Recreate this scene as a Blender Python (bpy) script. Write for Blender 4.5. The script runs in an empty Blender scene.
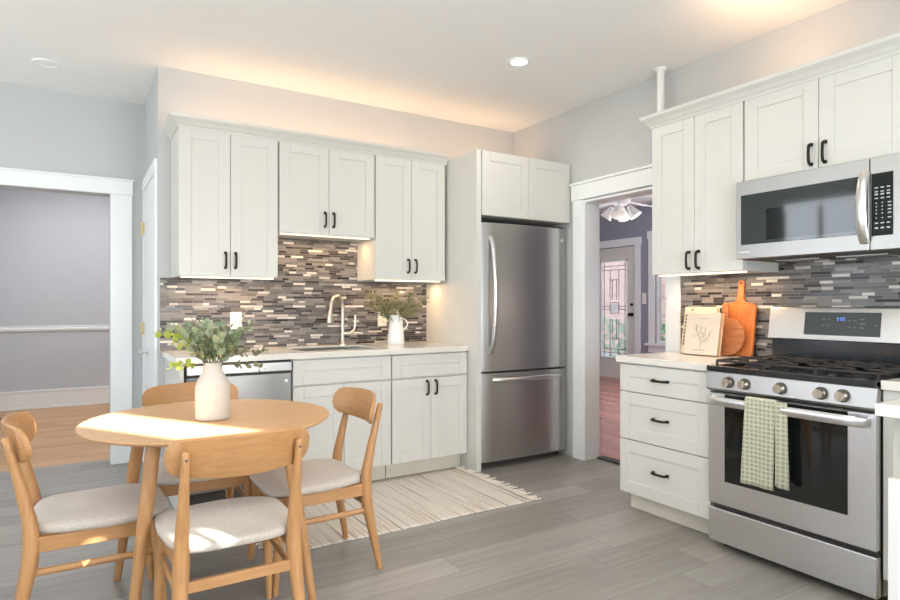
import bpy, bmesh, math, random
from mathutils import Vector, Matrix
random.seed(7)
R = math.radians
PI = math.pi
scn = bpy.context.scene
COL = scn.collection

# ------------------------------------------------------------------ camera, light, exposure
CAM = Vector((-3.3824, -4.3621, 1.216))
cd = bpy.data.cameras.new('camera')
cam = bpy.data.objects.new('camera', cd)
COL.objects.link(cam)
cam.location = CAM
cam.rotation_euler = (R(90), 0, R(-31.82))
cd.sensor_width = 36.0
cd.lens = 602.86 / 900 * 36.0
cd.shift_y = 4.84 / 900
cd.clip_start = 0.02
scn.camera = cam

scn.view_settings.view_transform = 'Standard'
scn.view_settings.look = 'None'
scn.view_settings.gamma = 1.0
scn.view_settings.use_curve_mapping = False
scn.view_settings.exposure = -1.24

world = bpy.data.worlds.new('sky')
scn.world = world
world.use_nodes = True
wn = world.node_tree.nodes
wbg = wn['Background']
wbg.inputs[0].default_value = (0.72, 0.86, 1.0, 1)
wbg.inputs[1].default_value = 5.0

def lamp(name, kind, loc, energy, color, rot=None, size=None, size_y=None, **kw):
    ld = bpy.data.lights.new(name, kind)
    ld.energy = energy
    ld.color = color
    if size is not None:
        ld.shape = 'RECTANGLE' if size_y else 'SQUARE'
        ld.size = size
        if size_y:
            ld.size_y = size_y
    for k, v in kw.items():
        setattr(ld, k, v)
    o = bpy.data.objects.new(name, ld)
    COL.objects.link(o)
    o.location = loc
    if rot:
        o.rotation_euler = rot
    return o

def aim(d):
    return Vector(d).to_track_quat('-Z', 'Y').to_euler()

SUN_EL = 20.0
sd = Vector((-0.535 * math.cos(R(SUN_EL)), 0.845 * math.cos(R(SUN_EL)), -math.sin(R(SUN_EL))))
lamp('sun', 'SUN', (0, -8, 5), 140.0, (1.0, 0.96, 0.90), aim(sd), angle=R(0.7))
# daylight at the left windows, plus fill lamps added along the rear wall
DAY = (0.90, 0.94, 1.0)
lamp('daylight_fill', 'AREA', (-5.66, -2.6, 1.40), 80, DAY, aim((1, 0, 0.7)), 1.9, 1.5)
lamp('daylight_fill', 'AREA', (-4.1, -5.22, 1.5), 125, DAY, aim((0, 1, 1.2)), 2.0, 1.4)  # fill added at the rear, tilted up to brighten the ceiling
lamp('daylight_fill', 'AREA', (-2.05, -5.19, 1.1), 175, DAY, aim((0, 1, -0.6)), 1.3, 2.0)  # fill at an added glass-door opening, brightens the low cabinets
lamp('daylight_fill', 'AREA', (-5.62, -0.3, 1.68), 62, DAY, aim((1, 0, -0.05)), 0.95, 1.75)
# warm strips above and below the wall cabinets
WARM = (1.0, 0.62, 0.36)
lamp('strip_light', 'AREA', (-1.9, -0.20, 2.335), 8.5, WARM, aim((0, 0.55, 1)), 1.85, 0.05)
lamp('strip_light', 'AREA', (-0.45, -0.25, 2.36), 3.2, WARM, aim((0, 0.55, 1)), 0.8, 0.05)
lamp('strip_light', 'AREA', (-0.20, -2.6, 2.335), 8.5, WARM, aim((0.55, 0.0, 1)), 0.05, 1.2)
UW = (1.0, 0.66, 0.38)
lamp('strip_light', 'AREA', (-2.54, -0.16, 1.385), 6.5, UW, aim((0, 0, -1)), 0.55, 0.03)
lamp('strip_light', 'AREA', (-1.88, -0.16, 1.690), 6.0, UW, aim((0, 0, -1)), 0.6, 0.03)
lamp('strip_light', 'AREA', (-1.24, -0.16, 1.385), 7.0, UW, aim((0, 0, -1)), 0.55, 0.03)
lamp('strip_light', 'AREA', (-0.16, -2.14, 1.385), 6.5, UW, aim((0, 0, -1)), 0.03, 0.52)
# the lit recessed light, with fill lamps added in kitchen, hall and front room
for p in ((-0.951, -1.289, 13), (-2.0, -2.9, 30), (-4.2, -3.0, 20)):  # first is the lit recessed light; the others are added unseen fill
    lamp('downlight_fill', 'AREA', (p[0], p[1], 2.765), p[2], (1.0, 0.93, 0.83), aim((0, 0, -1)), 0.12)
lamp('hall_fill', 'AREA', (-3.2, 2.7, 2.74), 85, (0.97, 0.98, 1.0), aim((0, 0, -1)), 0.8, 1.6)  # unseen fill added to light the hall
lamp('under_fan_fill', 'POINT', (2.0, 0.55, 1.95), 12, (1.0, 0.93, 0.85), shadow_soft_size=0.12)  # fill added below the fan to brighten the front door
lamp('front_room_fill', 'AREA', (2.9, -0.6, 2.74), 130, (0.97, 0.97, 1.0), aim((0.5, 0.5, -1)), 1.0)  # unseen ceiling fill added to light the front room
lamp('daylight_fill', 'AREA', (4.12, 0.2, 1.5), 110, DAY, aim((-1, 0, 0)), 2.4, 1.6)

# ------------------------------------------------------------------ materials
def lin(c):
    c = c / 255.0
    return c / 12.92 if c <= 0.04045 else ((c + 0.055) / 1.055) ** 2.4

def rgb(r, g, b):
    return (lin(r), lin(g), lin(b), 1.0)

def new_mat(name):
    m = bpy.data.materials.new(name)
    m.use_nodes = True
    nt = m.node_tree
    return m, nt, nt.nodes['Principled BSDF']

def N(nt, t, **kw):
    n = nt.nodes.new(t)
    for k, v in kw.items():
        setattr(n, k, v)
    return n

def math_(nt, op, a, b=None):
    n = nt.nodes.new('ShaderNodeMath')
    n.operation = op
    for i, x in enumerate((a, b)):
        if x is None:
            continue
        if isinstance(x, (int, float)):
            n.inputs[i].default_value = x
        else:
            nt.links.new(x, n.inputs[i])
    return n.outputs[0]

def paint(name, c, rough=0.5, var=0.02, scale=6.0, bump=0.0, metallic=0.0, spec=None, coat=0.0):
    """plain finish with a faint procedural mottling"""
    m, nt, b = new_mat(name)
    tc = N(nt, 'ShaderNodeTexCoord')
    no = N(nt, 'ShaderNodeTexNoise')
    no.inputs['Scale'].default_value = scale
    no.inputs['Detail'].default_value = 3
    nt.links.new(tc.outputs['Object'], no.inputs['Vector'])
    ra = N(nt, 'ShaderNodeValToRGB')
    ra.color_ramp.elements[0].position = 0.3
    ra.color_ramp.elements[1].position = 0.7
    ra.color_ramp.elements[0].color = tuple(x * (1 - var) for x in c[:3]) + (1,)
    ra.color_ramp.elements[1].color = tuple(min(1, x * (1 + var)) for x in c[:3]) + (1,)
    nt.links.new(no.outputs['Fac'], ra.inputs[0])
    nt.links.new(ra.outputs[0], b.inputs['Base Color'])
    b.inputs['Roughness'].default_value = rough
    b.inputs['Metallic'].default_value = metallic
    if spec is not None:
        b.inputs['Specular IOR Level'].default_value = spec
    if coat:
        b.inputs['Coat Weight'].default_value = coat
        b.inputs['Coat Roughness'].default_value = 0.06
    if bump:
        n2 = N(nt, 'ShaderNodeTexNoise')
        n2.inputs['Scale'].default_value = 220
        nt.links.new(tc.outputs['Object'], n2.inputs['Vector'])
        bu = N(nt, 'ShaderNodeBump')
        bu.inputs['Strength'].default_value = bump
        bu.inputs['Distance'].default_value = 0.002
        nt.links.new(n2.outputs['Fac'], bu.inputs['Height'])
        nt.links.new(bu.outputs[0], b.inputs['Normal'])
    return m

def wood(name, c1, c2, axis=0, rough=0.42, scale=5.0, stretch=14.0, c3=None):
    """grain running along the given axis of the object's coordinates"""
    m, nt, b = new_mat(name)
    tc = N(nt, 'ShaderNodeTexCoord')
    mp = N(nt, 'ShaderNodeMapping')
    s = [stretch, stretch, stretch]
    s[axis] = 1.0
    mp.inputs['Scale'].default_value = s
    nt.links.new(tc.outputs['Object'], mp.inputs['Vector'])
    no = N(nt, 'ShaderNodeTexNoise')
    no.inputs['Scale'].default_value = scale
    no.inputs['Detail'].default_value = 5
    no.inputs['Roughness'].default_value = 0.6
    no.inputs['Distortion'].default_value = 0.4
    nt.links.new(mp.outputs[0], no.inputs['Vector'])
    ra = N(nt, 'ShaderNodeValToRGB')
    e = ra.color_ramp.elements
    e[0].position, e[1].position = 0.32, 0.68
    e[0].color, e[1].color = c1, c2
    if c3:
        k = e.new(0.5)
        k.color = c3
    nt.links.new(no.outputs['Fac'], ra.inputs[0])
    nt.links.new(ra.outputs[0], b.inputs['Base Color'])
    b.inputs['Roughness'].default_value = rough
    bu = N(nt, 'ShaderNodeBump')
    bu.inputs['Strength'].default_value = 0.08
    bu.inputs['Distance'].default_value = 0.002
    nt.links.new(no.outputs['Fac'], bu.inputs['Height'])
    nt.links.new(bu.outputs[0], b.inputs['Normal'])
    return m

def strips(name, ua, va, h, L, cols, mortar, gap_v, gap_u, rough=0.3, grain=0.0, bumpd=0.002, spec=0.5, grain_scale=(1.5, 30)):
    """courses of randomly cut strips: mosaic tile or planks. ua/va: object axes along and across"""
    m, nt, b = new_mat(name)
    tc = N(nt, 'ShaderNodeTexCoord')
    sx = N(nt, 'ShaderNodeSeparateXYZ')
    nt.links.new(tc.outputs['Object'], sx.inputs[0])
    u, v = sx.outputs[ua], sx.outputs[va]
    vv = math_(nt, 'DIVIDE', v, h)
    row = math_(nt, 'FLOOR', vv)
    fv = math_(nt, 'FRACT', vv)
    w1 = N(nt, 'ShaderNodeTexWhiteNoise', noise_dimensions='1D')
    nt.links.new(math_(nt, 'ADD', row, 0.37), w1.inputs['W'])
    uu = math_(nt, 'ADD', math_(nt, 'DIVIDE', u, L), math_(nt, 'MULTIPLY', w1.outputs['Value'], 17.0))
    col = math_(nt, 'FLOOR', uu)
    fu = math_(nt, 'FRACT', uu)
    cb = N(nt, 'ShaderNodeCombineXYZ')
    nt.links.new(row, cb.inputs[0]); nt.links.new(col, cb.inputs[1])
    w2 = N(nt, 'ShaderNodeTexWhiteNoise', noise_dimensions='3D')
    nt.links.new(cb.outputs[0], w2.inputs['Vector'])
    cut = math_(nt, 'ADD', math_(nt, 'MULTIPLY', w2.outputs['Value'], 0.5), 0.25)
    side = math_(nt, 'GREATER_THAN', fu, cut)
    idn = math_(nt, 'ADD', col, math_(nt, 'MULTIPLY', side, 0.5))
    cb2 = N(nt, 'ShaderNodeCombineXYZ')
    nt.links.new(row, cb2.inputs[0]); nt.links.new(idn, cb2.inputs[1]); cb2.inputs[2].default_value = 3.3
    w3 = N(nt, 'ShaderNodeTexWhiteNoise', noise_dimensions='3D')
    nt.links.new(cb2.outputs[0], w3.inputs['Vector'])
    ra = N(nt, 'ShaderNodeValToRGB')
    ra.color_ramp.interpolation = 'CONSTANT' if mortar else 'LINEAR'
    e = ra.color_ramp.elements
    while len(e) > 1:
        e.remove(e[-1])
    e[0].position = 0; e[0].color = cols[0][1]
    for p, c in cols[1:]:
        k = e.new(p); k.color = c
    nt.links.new(w3.outputs['Value'], ra.inputs[0])
    colour = ra.outputs[0]
    if grain:
        mp = N(nt, 'ShaderNodeCombineXYZ')
        nt.links.new(math_(nt, 'ADD', math_(nt, 'MULTIPLY', u, grain_scale[0]), math_(nt, 'MULTIPLY', w3.outputs['Value'], 40)), mp.inputs[0])
        nt.links.new(math_(nt, 'MULTIPLY', v, grain_scale[1]), mp.inputs[1])
        no = N(nt, 'ShaderNodeTexNoise')
        no.inputs['Scale'].default_value = 1.0
        no.inputs['Detail'].default_value = 6
        no.inputs['Distortion'].default_value = 0.3
        nt.links.new(mp.outputs[0], no.inputs['Vector'])
        mx = N(nt, 'ShaderNodeMixRGB', blend_type='MULTIPLY')
        mx.inputs[0].default_value = grain
        gr = N(nt, 'ShaderNodeValToRGB')
        gr.color_ramp.elements[0].position = 0.3; gr.color_ramp.elements[0].color = (0.55, 0.55, 0.55, 1)
        gr.color_ramp.elements[1].position = 0.72; gr.color_ramp.elements[1].color = (1.15, 1.15, 1.15, 1)
        nt.links.new(no.outputs['Fac'], gr.inputs[0])
        nt.links.new(colour, mx.inputs[1]); nt.links.new(gr.outputs[0], mx.inputs[2])
        colour = mx.outputs[0]
    # joints
    jv = math_(nt, 'LESS_THAN', fv, gap_v / h)
    ju = math_(nt, 'LESS_THAN', fu, gap_u / L)
    jc = math_(nt, 'LESS_THAN', math_(nt, 'ABSOLUTE', math_(nt, 'SUBTRACT', fu, cut)), 0.5 * gap_u / L)
    j = math_(nt, 'MAXIMUM', jv, math_(nt, 'MAXIMUM', ju, jc))
    mm = N(nt, 'ShaderNodeMixRGB')
    nt.links.new(j, mm.inputs[0]); nt.links.new(colour, mm.inputs[1])
    mm.inputs[2].default_value = mortar or tuple(x * 0.55 for x in cols[0][1][:3]) + (1,)
    nt.links.new(mm.outputs[0], b.inputs['Base Color'])
    if mortar:
        rr = N(nt, 'ShaderNodeMapRange')
        nt.links.new(w2.outputs['Value'], rr.inputs[0])
        rr.inputs[3].default_value = rough * 0.6; rr.inputs[4].default_value = rough * 1.7
        nt.links.new(rr.outputs[0], b.inputs['Roughness'])
    else:
        b.inputs['Roughness'].default_value = rough
    b.inputs['Specular IOR Level'].default_value = spec
    bu = N(nt, 'ShaderNodeBump')
    bu.inputs['Strength'].default_value = 0.5
    bu.inputs['Distance'].default_value = bumpd
    nt.links.new(math_(nt, 'SUBTRACT', 1.0, j), bu.inputs['Height'])
    nt.links.new(bu.outputs[0], b.inputs['Normal'])
    return m

def metal(name, c, rough, axis=2, streak=60.0, aniso=0.0):
    """brushed metal, brush lines along the given axis"""
    m, nt, b = new_mat(name)
    tc = N(nt, 'ShaderNodeTexCoord')
    mp = N(nt, 'ShaderNodeMapping')
    s = [streak, streak, streak]; s[axis] = 0.6
    mp.inputs['Scale'].default_value = s
    nt.links.new(tc.outputs['Object'], mp.inputs['Vector'])
    no = N(nt, 'ShaderNodeTexNoise')
    no.inputs['Scale'].default_value = 4
    no.inputs['Detail'].default_value = 2
    nt.links.new(mp.outputs[0], no.inputs['Vector'])
    mr = N(nt, 'ShaderNodeMapRange')
    mr.inputs[3].default_value = rough - 0.015; mr.inputs[4].default_value = rough + 0.02
    nt.links.new(no.outputs['Fac'], mr.inputs[0])
    nt.links.new(mr.outputs[0], b.inputs['Roughness'])
    b.inputs['Base Color'].default_value = c
    b.inputs['Metallic'].default_value = 1.0
    return m

M = {}
M['wall'] = paint('wall_paint', rgb(196, 197, 196), 0.75, 0.008, 3, 0.04)
M['ceiling'] = paint('ceiling_paint', rgb(244, 243, 240), 0.85, 0.006, 3)
M['trim'] = paint('trim_paint', rgb(240, 241, 240), 0.4, 0.006)
M['cab'] = paint('cabinet_paint', rgb(213, 211, 204), 0.38, 0.006)
M['gap'] = paint('shadow_gap', rgb(60, 58, 54), 0.9)
M['toe'] = paint('toe_kick_paint', rgb(222, 214, 198), 0.5, 0.02)
M['black'] = paint('black_metal', rgb(38, 36, 34), 0.38, 0.05, 20, metallic=0.6)
M['quartz'] = paint('quartz', rgb(228, 222, 212), 0.14, 0.03, 40)
M['steel'] = metal('brushed_steel', rgb(196, 195, 192), 0.30, 1)
M['steel_v'] = metal('brushed_steel_upright', rgb(198, 196, 194), 0.30, 2, 300)
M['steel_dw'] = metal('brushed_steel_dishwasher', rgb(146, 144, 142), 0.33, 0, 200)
M['steel_mw'] = metal('brushed_steel_microwave', rgb(182, 180, 177), 0.34, 1, 200)
M['steel_h'] = metal('brushed_steel_level', rgb(190, 189, 187), 0.28, 0)
M['bright'] = metal('polished_steel', rgb(222, 221, 220), 0.30, 2)
M['nickel'] = metal('brushed_nickel', rgb(214, 205, 190), 0.28, 2)
M['dark'] = paint('dark_enamel', rgb(34, 37, 40), 0.16, 0.05, 8, coat=0.5)
M['iron'] = paint('cast_iron', rgb(48, 44, 42), 0.6, 0.1, 40, 0.2)
M['glass_black'] = paint('black_glass', rgb(22, 26, 26), 0.05, 0.02, 3, spec=0.7)
M['glass_grey'] = paint('smoked_glass', rgb(52, 58, 58), 0.05, 0.02, 3, spec=0.8)
M['plastic_dark'] = paint('dark_plastic', rgb(52, 57, 55), 0.3, 0.03)
M['key'] = paint('key_print', rgb(176, 184, 180), 0.5)
M['legend'] = paint('legend_print', rgb(104, 112, 110), 0.5)
M['white_plastic'] = paint('white_plastic', rgb(238, 232, 220), 0.35)
M['slot'] = paint('slot_dark', rgb(70, 66, 60), 0.6)
M['oakx'] = wood('oak_across', rgb(172, 124, 78), rgb(188, 141, 92), 0, 0.42, 5, 18)
M['oakz'] = wood('oak_upright', rgb(172, 124, 78), rgb(190, 143, 94), 2)
M['oaky'] = wood('oak_lengthwise', rgb(172, 124, 78), rgb(190, 143, 94), 1)
M['table'] = wood('oak_table_veneer', rgb(192, 148, 102), rgb(206, 163, 117), 0, 0.42, 4.0, 20)
M['board'] = wood('acacia_board', rgb(172, 92, 38), rgb(205, 122, 58), 2, 0.5, 6, 10)
M['board2'] = wood('walnut_board', rgb(150, 92, 54), rgb(186, 122, 78), 1, 0.5, 7, 10)
M['ceramic'] = paint('matt_ceramic', rgb(196, 188, 179), 0.65, 0.03, 60, 0.15)
M['porcelain'] = paint('white_porcelain', rgb(244, 242, 238), 0.22, 0.01)
M['brass'] = paint('hinge_brass', rgb(196, 176, 130), 0.35, metallic=0.8)
M['pages'] = paint('paper_pages', rgb(208, 172, 128), 0.8, 0.05, 80)
M['cover'] = paint('cream_cover', rgb(230, 213, 192), 0.6, 0.02)
M['cover2'] = paint('cream_cover_back', rgb(226, 207, 182), 0.6, 0.02)
M['ink'] = paint('ink', rgb(122, 110, 92), 0.8)
M['fan_white'] = paint('fan_white', rgb(236, 236, 238), 0.45)
M['floor'] = strips('floor_planks', 0, 1, 0.18, 2.0,
                    [(0.0, rgb(140, 135, 128)), (0.5, rgb(151, 146, 139)), (1.0, rgb(162, 157, 150))],
                    None, 0.0025, 0.003, 0.36, 0.42, 0.0006, 0.5, (1.6, 24))
M['hall_floor'] = strips('oak_strip_floor', 0, 1, 0.07, 1.6,
                         [(0.0, rgb(196, 150, 104)), (0.5, rgb(208, 162, 116)), (1.0, rgb(218, 174, 130))],
                         None, 0.0015, 0.002, 0.35, 0.35, 0.0004)
M['front_floor'] = strips('red_strip_floor', 1, 0, 0.07, 1.4,
                          [(0.0, rgb(158, 88, 74)), (0.5, rgb(176, 102, 88)), (1.0, rgb(190, 118, 102))],
                          None, 0.002, 0.002, 0.22, 0.4, 0.0006)
TILE = [(0.0, rgb(102, 101, 101)), (0.2, rgb(122, 119, 117)), (0.36, rgb(44, 42, 43)), (0.50, rgb(132, 128, 124)),
        (0.62, rgb(94, 89, 85)), (0.76, rgb(188, 182, 174)), (0.82, rgb(62, 61, 64)), (0.94, rgb(208, 203, 195))]
M['tile_back'] = strips('mosaic_tile', 0, 2, 0.0165, 0.155, TILE, rgb(132, 127, 122), 0.0020, 0.0020, 0.32, 0, 0.0012, 0.35)
M['tile_right'] = strips('mosaic_tile_side', 1, 2, 0.0165, 0.155, TILE, rgb(132, 127, 122), 0.0020, 0.0020, 0.26, 0, 0.0012, 0.45)

def fabric(name, c1, c2, scale=260):
    m, nt, b = new_mat(name)
    tc = N(nt, 'ShaderNodeTexCoord')
    no = N(nt, 'ShaderNodeTexNoise')
    no.inputs['Scale'].default_value = scale
    no.inputs['Detail'].default_value = 3
    nt.links.new(tc.outputs['Object'], no.inputs['Vector'])
    ra = N(nt, 'ShaderNodeValToRGB')
    ra.color_ramp.elements[0].position, ra.color_ramp.elements[1].position = 0.35, 0.65
    ra.color_ramp.elements[0].color, ra.color_ramp.elements[1].color = c1, c2
    nt.links.new(no.outputs['Fac'], ra.inputs[0])
    nt.links.new(ra.outputs[0], b.inputs['Base Color'])
    b.inputs['Roughness'].default_value = 0.95
    b.inputs['Sheen Weight'].default_value = 0.2
    bu = N(nt, 'ShaderNodeBump')
    bu.inputs['Strength'].default_value = 0.35
    bu.inputs['Distance'].default_value = 0.002
    nt.links.new(no.outputs['Fac'], bu.inputs['Height'])
    nt.links.new(bu.outputs[0], b.inputs['Normal'])
    return m
M['seat'] = fabric('seat_weave', rgb(182, 171, 158), rgb(207, 197, 185))

def rug_mat():
    m, nt, b = new_mat('striped_weave')
    tc = N(nt, 'ShaderNodeTexCoord')
    mp = N(nt, 'ShaderNodeMapping')
    mp.inputs['Scale'].default_value = (52, 0.9, 1)
    nt.links.new(tc.outputs['Object'], mp.inputs['Vector'])
    no = N(nt, 'ShaderNodeTexNoise')
    no.inputs['Scale'].default_value = 1.0; no.inputs['Detail'].default_value = 2
    nt.links.new(mp.outputs[0], no.inputs['Vector'])
    ra = N(nt, 'ShaderNodeValToRGB')
    e = ra.color_ramp.elements
    e[0].position = 0.28; e[0].color = rgb(138, 128, 121)
    e[1].position = 0.72; e[1].color = rgb(188, 172, 156)
    for p, c in ((0.36, rgb(190, 179, 167)), (0.44, rgb(216, 206, 193)), (0.55, rgb(224, 215, 203)), (0.62, rgb(202, 190, 176))):
        k = e.new(p); k.color = c
    nt.links.new(no.outputs['Fac'], ra.inputs[0])
    mp2 = N(nt, 'ShaderNodeMapping')
    mp2.inputs['Scale'].default_value = (160, 60, 1)
    nt.links.new(tc.outputs['Object'], mp2.inputs['Vector'])
    n2 = N(nt, 'ShaderNodeTexNoise')
    n2.inputs['Scale'].default_value = 1.0
    nt.links.new(mp2.outputs[0], n2.inputs['Vector'])
    mx = N(nt, 'ShaderNodeMixRGB', blend_type='MULTIPLY')
    mx.inputs[0].default_value = 0.45
    nt.links.new(ra.outputs[0], mx.inputs[1])
    r2 = N(nt, 'ShaderNodeValToRGB')
    r2.color_ramp.elements[0].position = 0.3; r2.color_ramp.elements[0].color = (0.55, 0.54, 0.53, 1)
    r2.color_ramp.elements[1].position = 0.6; r2.color_ramp.elements[1].color = (1.1, 1.1, 1.1, 1)
    nt.links.new(n2.outputs['Fac'], r2.inputs[0])
    nt.links.new(r2.outputs[0], mx.inputs[2])
    nt.links.new(mx.outputs[0], b.inputs['Base Color'])
    b.inputs['Roughness'].default_value = 0.95
    bu = N(nt, 'ShaderNodeBump'); bu.inputs['Strength'].default_value = 0.6; bu.inputs['Distance'].default_value = 0.004
    nt.links.new(n2.outputs['Fac'], bu.inputs['Height']); nt.links.new(bu.outputs[0], b.inputs['Normal'])
    return m
M['rug'] = rug_mat()
M['fringe'] = fabric('fringe_yarn', rgb(216, 204, 188), rgb(234, 226, 214))

def towel_mat():
    m, nt, b = new_mat('waffle_cotton')
    tc = N(nt, 'ShaderNodeTexCoord')
    sx = N(nt, 'ShaderNodeSeparateXYZ')
    nt.links.new(tc.outputs['Object'], sx.inputs[0])
    p = 0.0200
    a = math_(nt, 'ABSOLUTE', math_(nt, 'SINE', math_(nt, 'MULTIPLY', sx.outputs[1], PI / p)))
    c = math_(nt, 'ABSOLUTE', math_(nt, 'SINE', math_(nt, 'MULTIPLY', sx.outputs[2], PI / p)))
    h = math_(nt, 'MULTIPLY', a, c)
    ra = N(nt, 'ShaderNodeValToRGB')
    ra.color_ramp.elements[0].position = 0.15; ra.color_ramp.elements[0].color = rgb(202, 199, 176)
    ra.color_ramp.elements[1].position = 0.75; ra.color_ramp.elements[1].color = rgb(164, 164, 141)
    nt.links.new(h, ra.inputs[0])
    nt.links.new(ra.outputs[0], b.inputs['Base Color'])
    b.inputs['Roughness'].default_value = 0.95
    bu = N(nt, 'ShaderNodeBump'); bu.inputs['Strength'].default_value = 0.7; bu.inputs['Distance'].default_value = 0.004
    bu.invert = True
    nt.links.new(h, bu.inputs['Height']); nt.links.new(bu.outputs[0], b.inputs['Normal'])
    return m
M['towel'] = towel_mat()

def leaf_mat(name, c1, c2, trans=0.35):
    m, nt, b = new_mat(name)
    tc = N(nt, 'ShaderNodeTexCoord')
    no = N(nt, 'ShaderNodeTexNoise')
    no.inputs['Scale'].default_value = 14
    nt.links.new(tc.outputs['Object'], no.inputs['Vector'])
    ra = N(nt, 'ShaderNodeValToRGB')
    ra.color_ramp.elements[0].position, ra.color_ramp.elements[1].position = 0.35, 0.65
    ra.color_ramp.elements[0].color, ra.color_ramp.elements[1].color = c1, c2
    nt.links.new(no.outputs['Fac'], ra.inputs[0])
    nt.links.new(ra.outputs[0], b.inputs['Base Color'])
    b.inputs['Roughness'].default_value = 0.55
    tr = N(nt, 'ShaderNodeBsdfTranslucent')
    nt.links.new(ra.outputs[0], tr.inputs[0])
    ms = N(nt, 'ShaderNodeMixShader')
    ms.inputs[0].default_value = trans
    out = nt.nodes['Material Output']
    nt.links.new(b.outputs[0], ms.inputs[1]); nt.links.new(tr.outputs[0], ms.inputs[2])
    nt.links.new(ms.outputs[0], out.inputs[0])
    return m
M['euca'] = leaf_mat('eucalyptus_leaf', rgb(136, 154, 120), rgb(178, 192, 160))
M['euca_lime'] = leaf_mat('eucalyptus_sunlit_leaf', rgb(164, 186, 78), rgb(196, 212, 112), 0.45)  # sunlight on the left sprigs put into a yellower leaf colour
M['olive'] = leaf_mat('olive_leaf', rgb(96, 104, 78), rgb(140, 142, 112))
M['stem'] = paint('stem_bark', rgb(112, 104, 74), 0.7)
M['hedge'] = leaf_mat('hedge_leaf', rgb(130, 160, 116), rgb(186, 206, 160), 0.4)
M['brick'] = strips('pink_brick', 1, 2, 0.075, 0.4, [(0.0, rgb(222, 160, 142)), (0.4, rgb(230, 172, 156)), (0.7, rgb(236, 186, 170))],
                    rgb(232, 214, 200), 0.01, 0.01, 0.8)
M['hedge_ground'] = paint('lawn', rgb(110, 120, 90), 0.9, 0.1, 3)
M['paving'] = paint('outdoor_paving', rgb(176, 176, 182), 0.8, 0.05, 2)

def emit(name, c, s):
    m, nt, b = new_mat(name)
    b.inputs['Base Color'].default_value = c
    b.inputs['Emission Color'].default_value = c
    b.inputs['Emission Strength'].default_value = s
    return m
M['lamp_glow'] = emit('lamp_lens', (1.0, 0.95, 0.86, 1), 14.0)
M['rail_glow'] = emit('lit_rail_glow', (1.0, 0.80, 0.58, 1), 4.0)  # glow standing for light caught under the cabinet rail, not a lamp
M['digits'] = emit('clock_digits', rgb(110, 150, 235), 0.9)

def clear_glass():
    m, nt, b = new_mat('window_glass')
    out = nt.nodes['Material Output']
    t = N(nt, 'ShaderNodeBsdfTransparent'); t.inputs[0].default_value = (0.97, 0.985, 0.98, 1)
    g = N(nt, 'ShaderNodeBsdfGlossy'); g.inputs['Roughness'].default_value = 0.02
    fr = N(nt, 'ShaderNodeFresnel'); fr.inputs[0].default_value = 1.45
    ms = N(nt, 'ShaderNodeMixShader')
    nt.links.new(fr.outputs[0], ms.inputs[0])
    nt.links.new(t.outputs[0], ms.inputs[1]); nt.links.new(g.outputs[0], ms.inputs[2])
    nt.links.new(ms.outputs[0], out.inputs[0])
    return m
M['glass'] = clear_glass()
def obscure_glass():
    m, nt, b = new_mat('obscure_glass')
    out = nt.nodes['Material Output']
    t = N(nt, 'ShaderNodeBsdfTransparent'); t.inputs[0].default_value = (0.97, 0.98, 0.98, 1)
    g = N(nt, 'ShaderNodeBsdfTranslucent'); g.inputs[0].default_value = (0.95, 0.95, 0.95, 1)
    ms = N(nt, 'ShaderNodeMixShader'); ms.inputs[0].default_value = 0.16
    nt.links.new(t.outputs[0], ms.inputs[1]); nt.links.new(g.outputs[0], ms.inputs[2])
    nt.links.new(ms.outputs[0], out.inputs[0])
    return m
M['glass_obscure'] = obscure_glass()
M['glass_milk'] = emit('milk', (0, 0, 0, 1), 0.0) if False else leaf_mat('milk_glass', (0.9, 0.88, 0.86, 1), (0.93, 0.91, 0.89, 1), 0.75)

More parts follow.
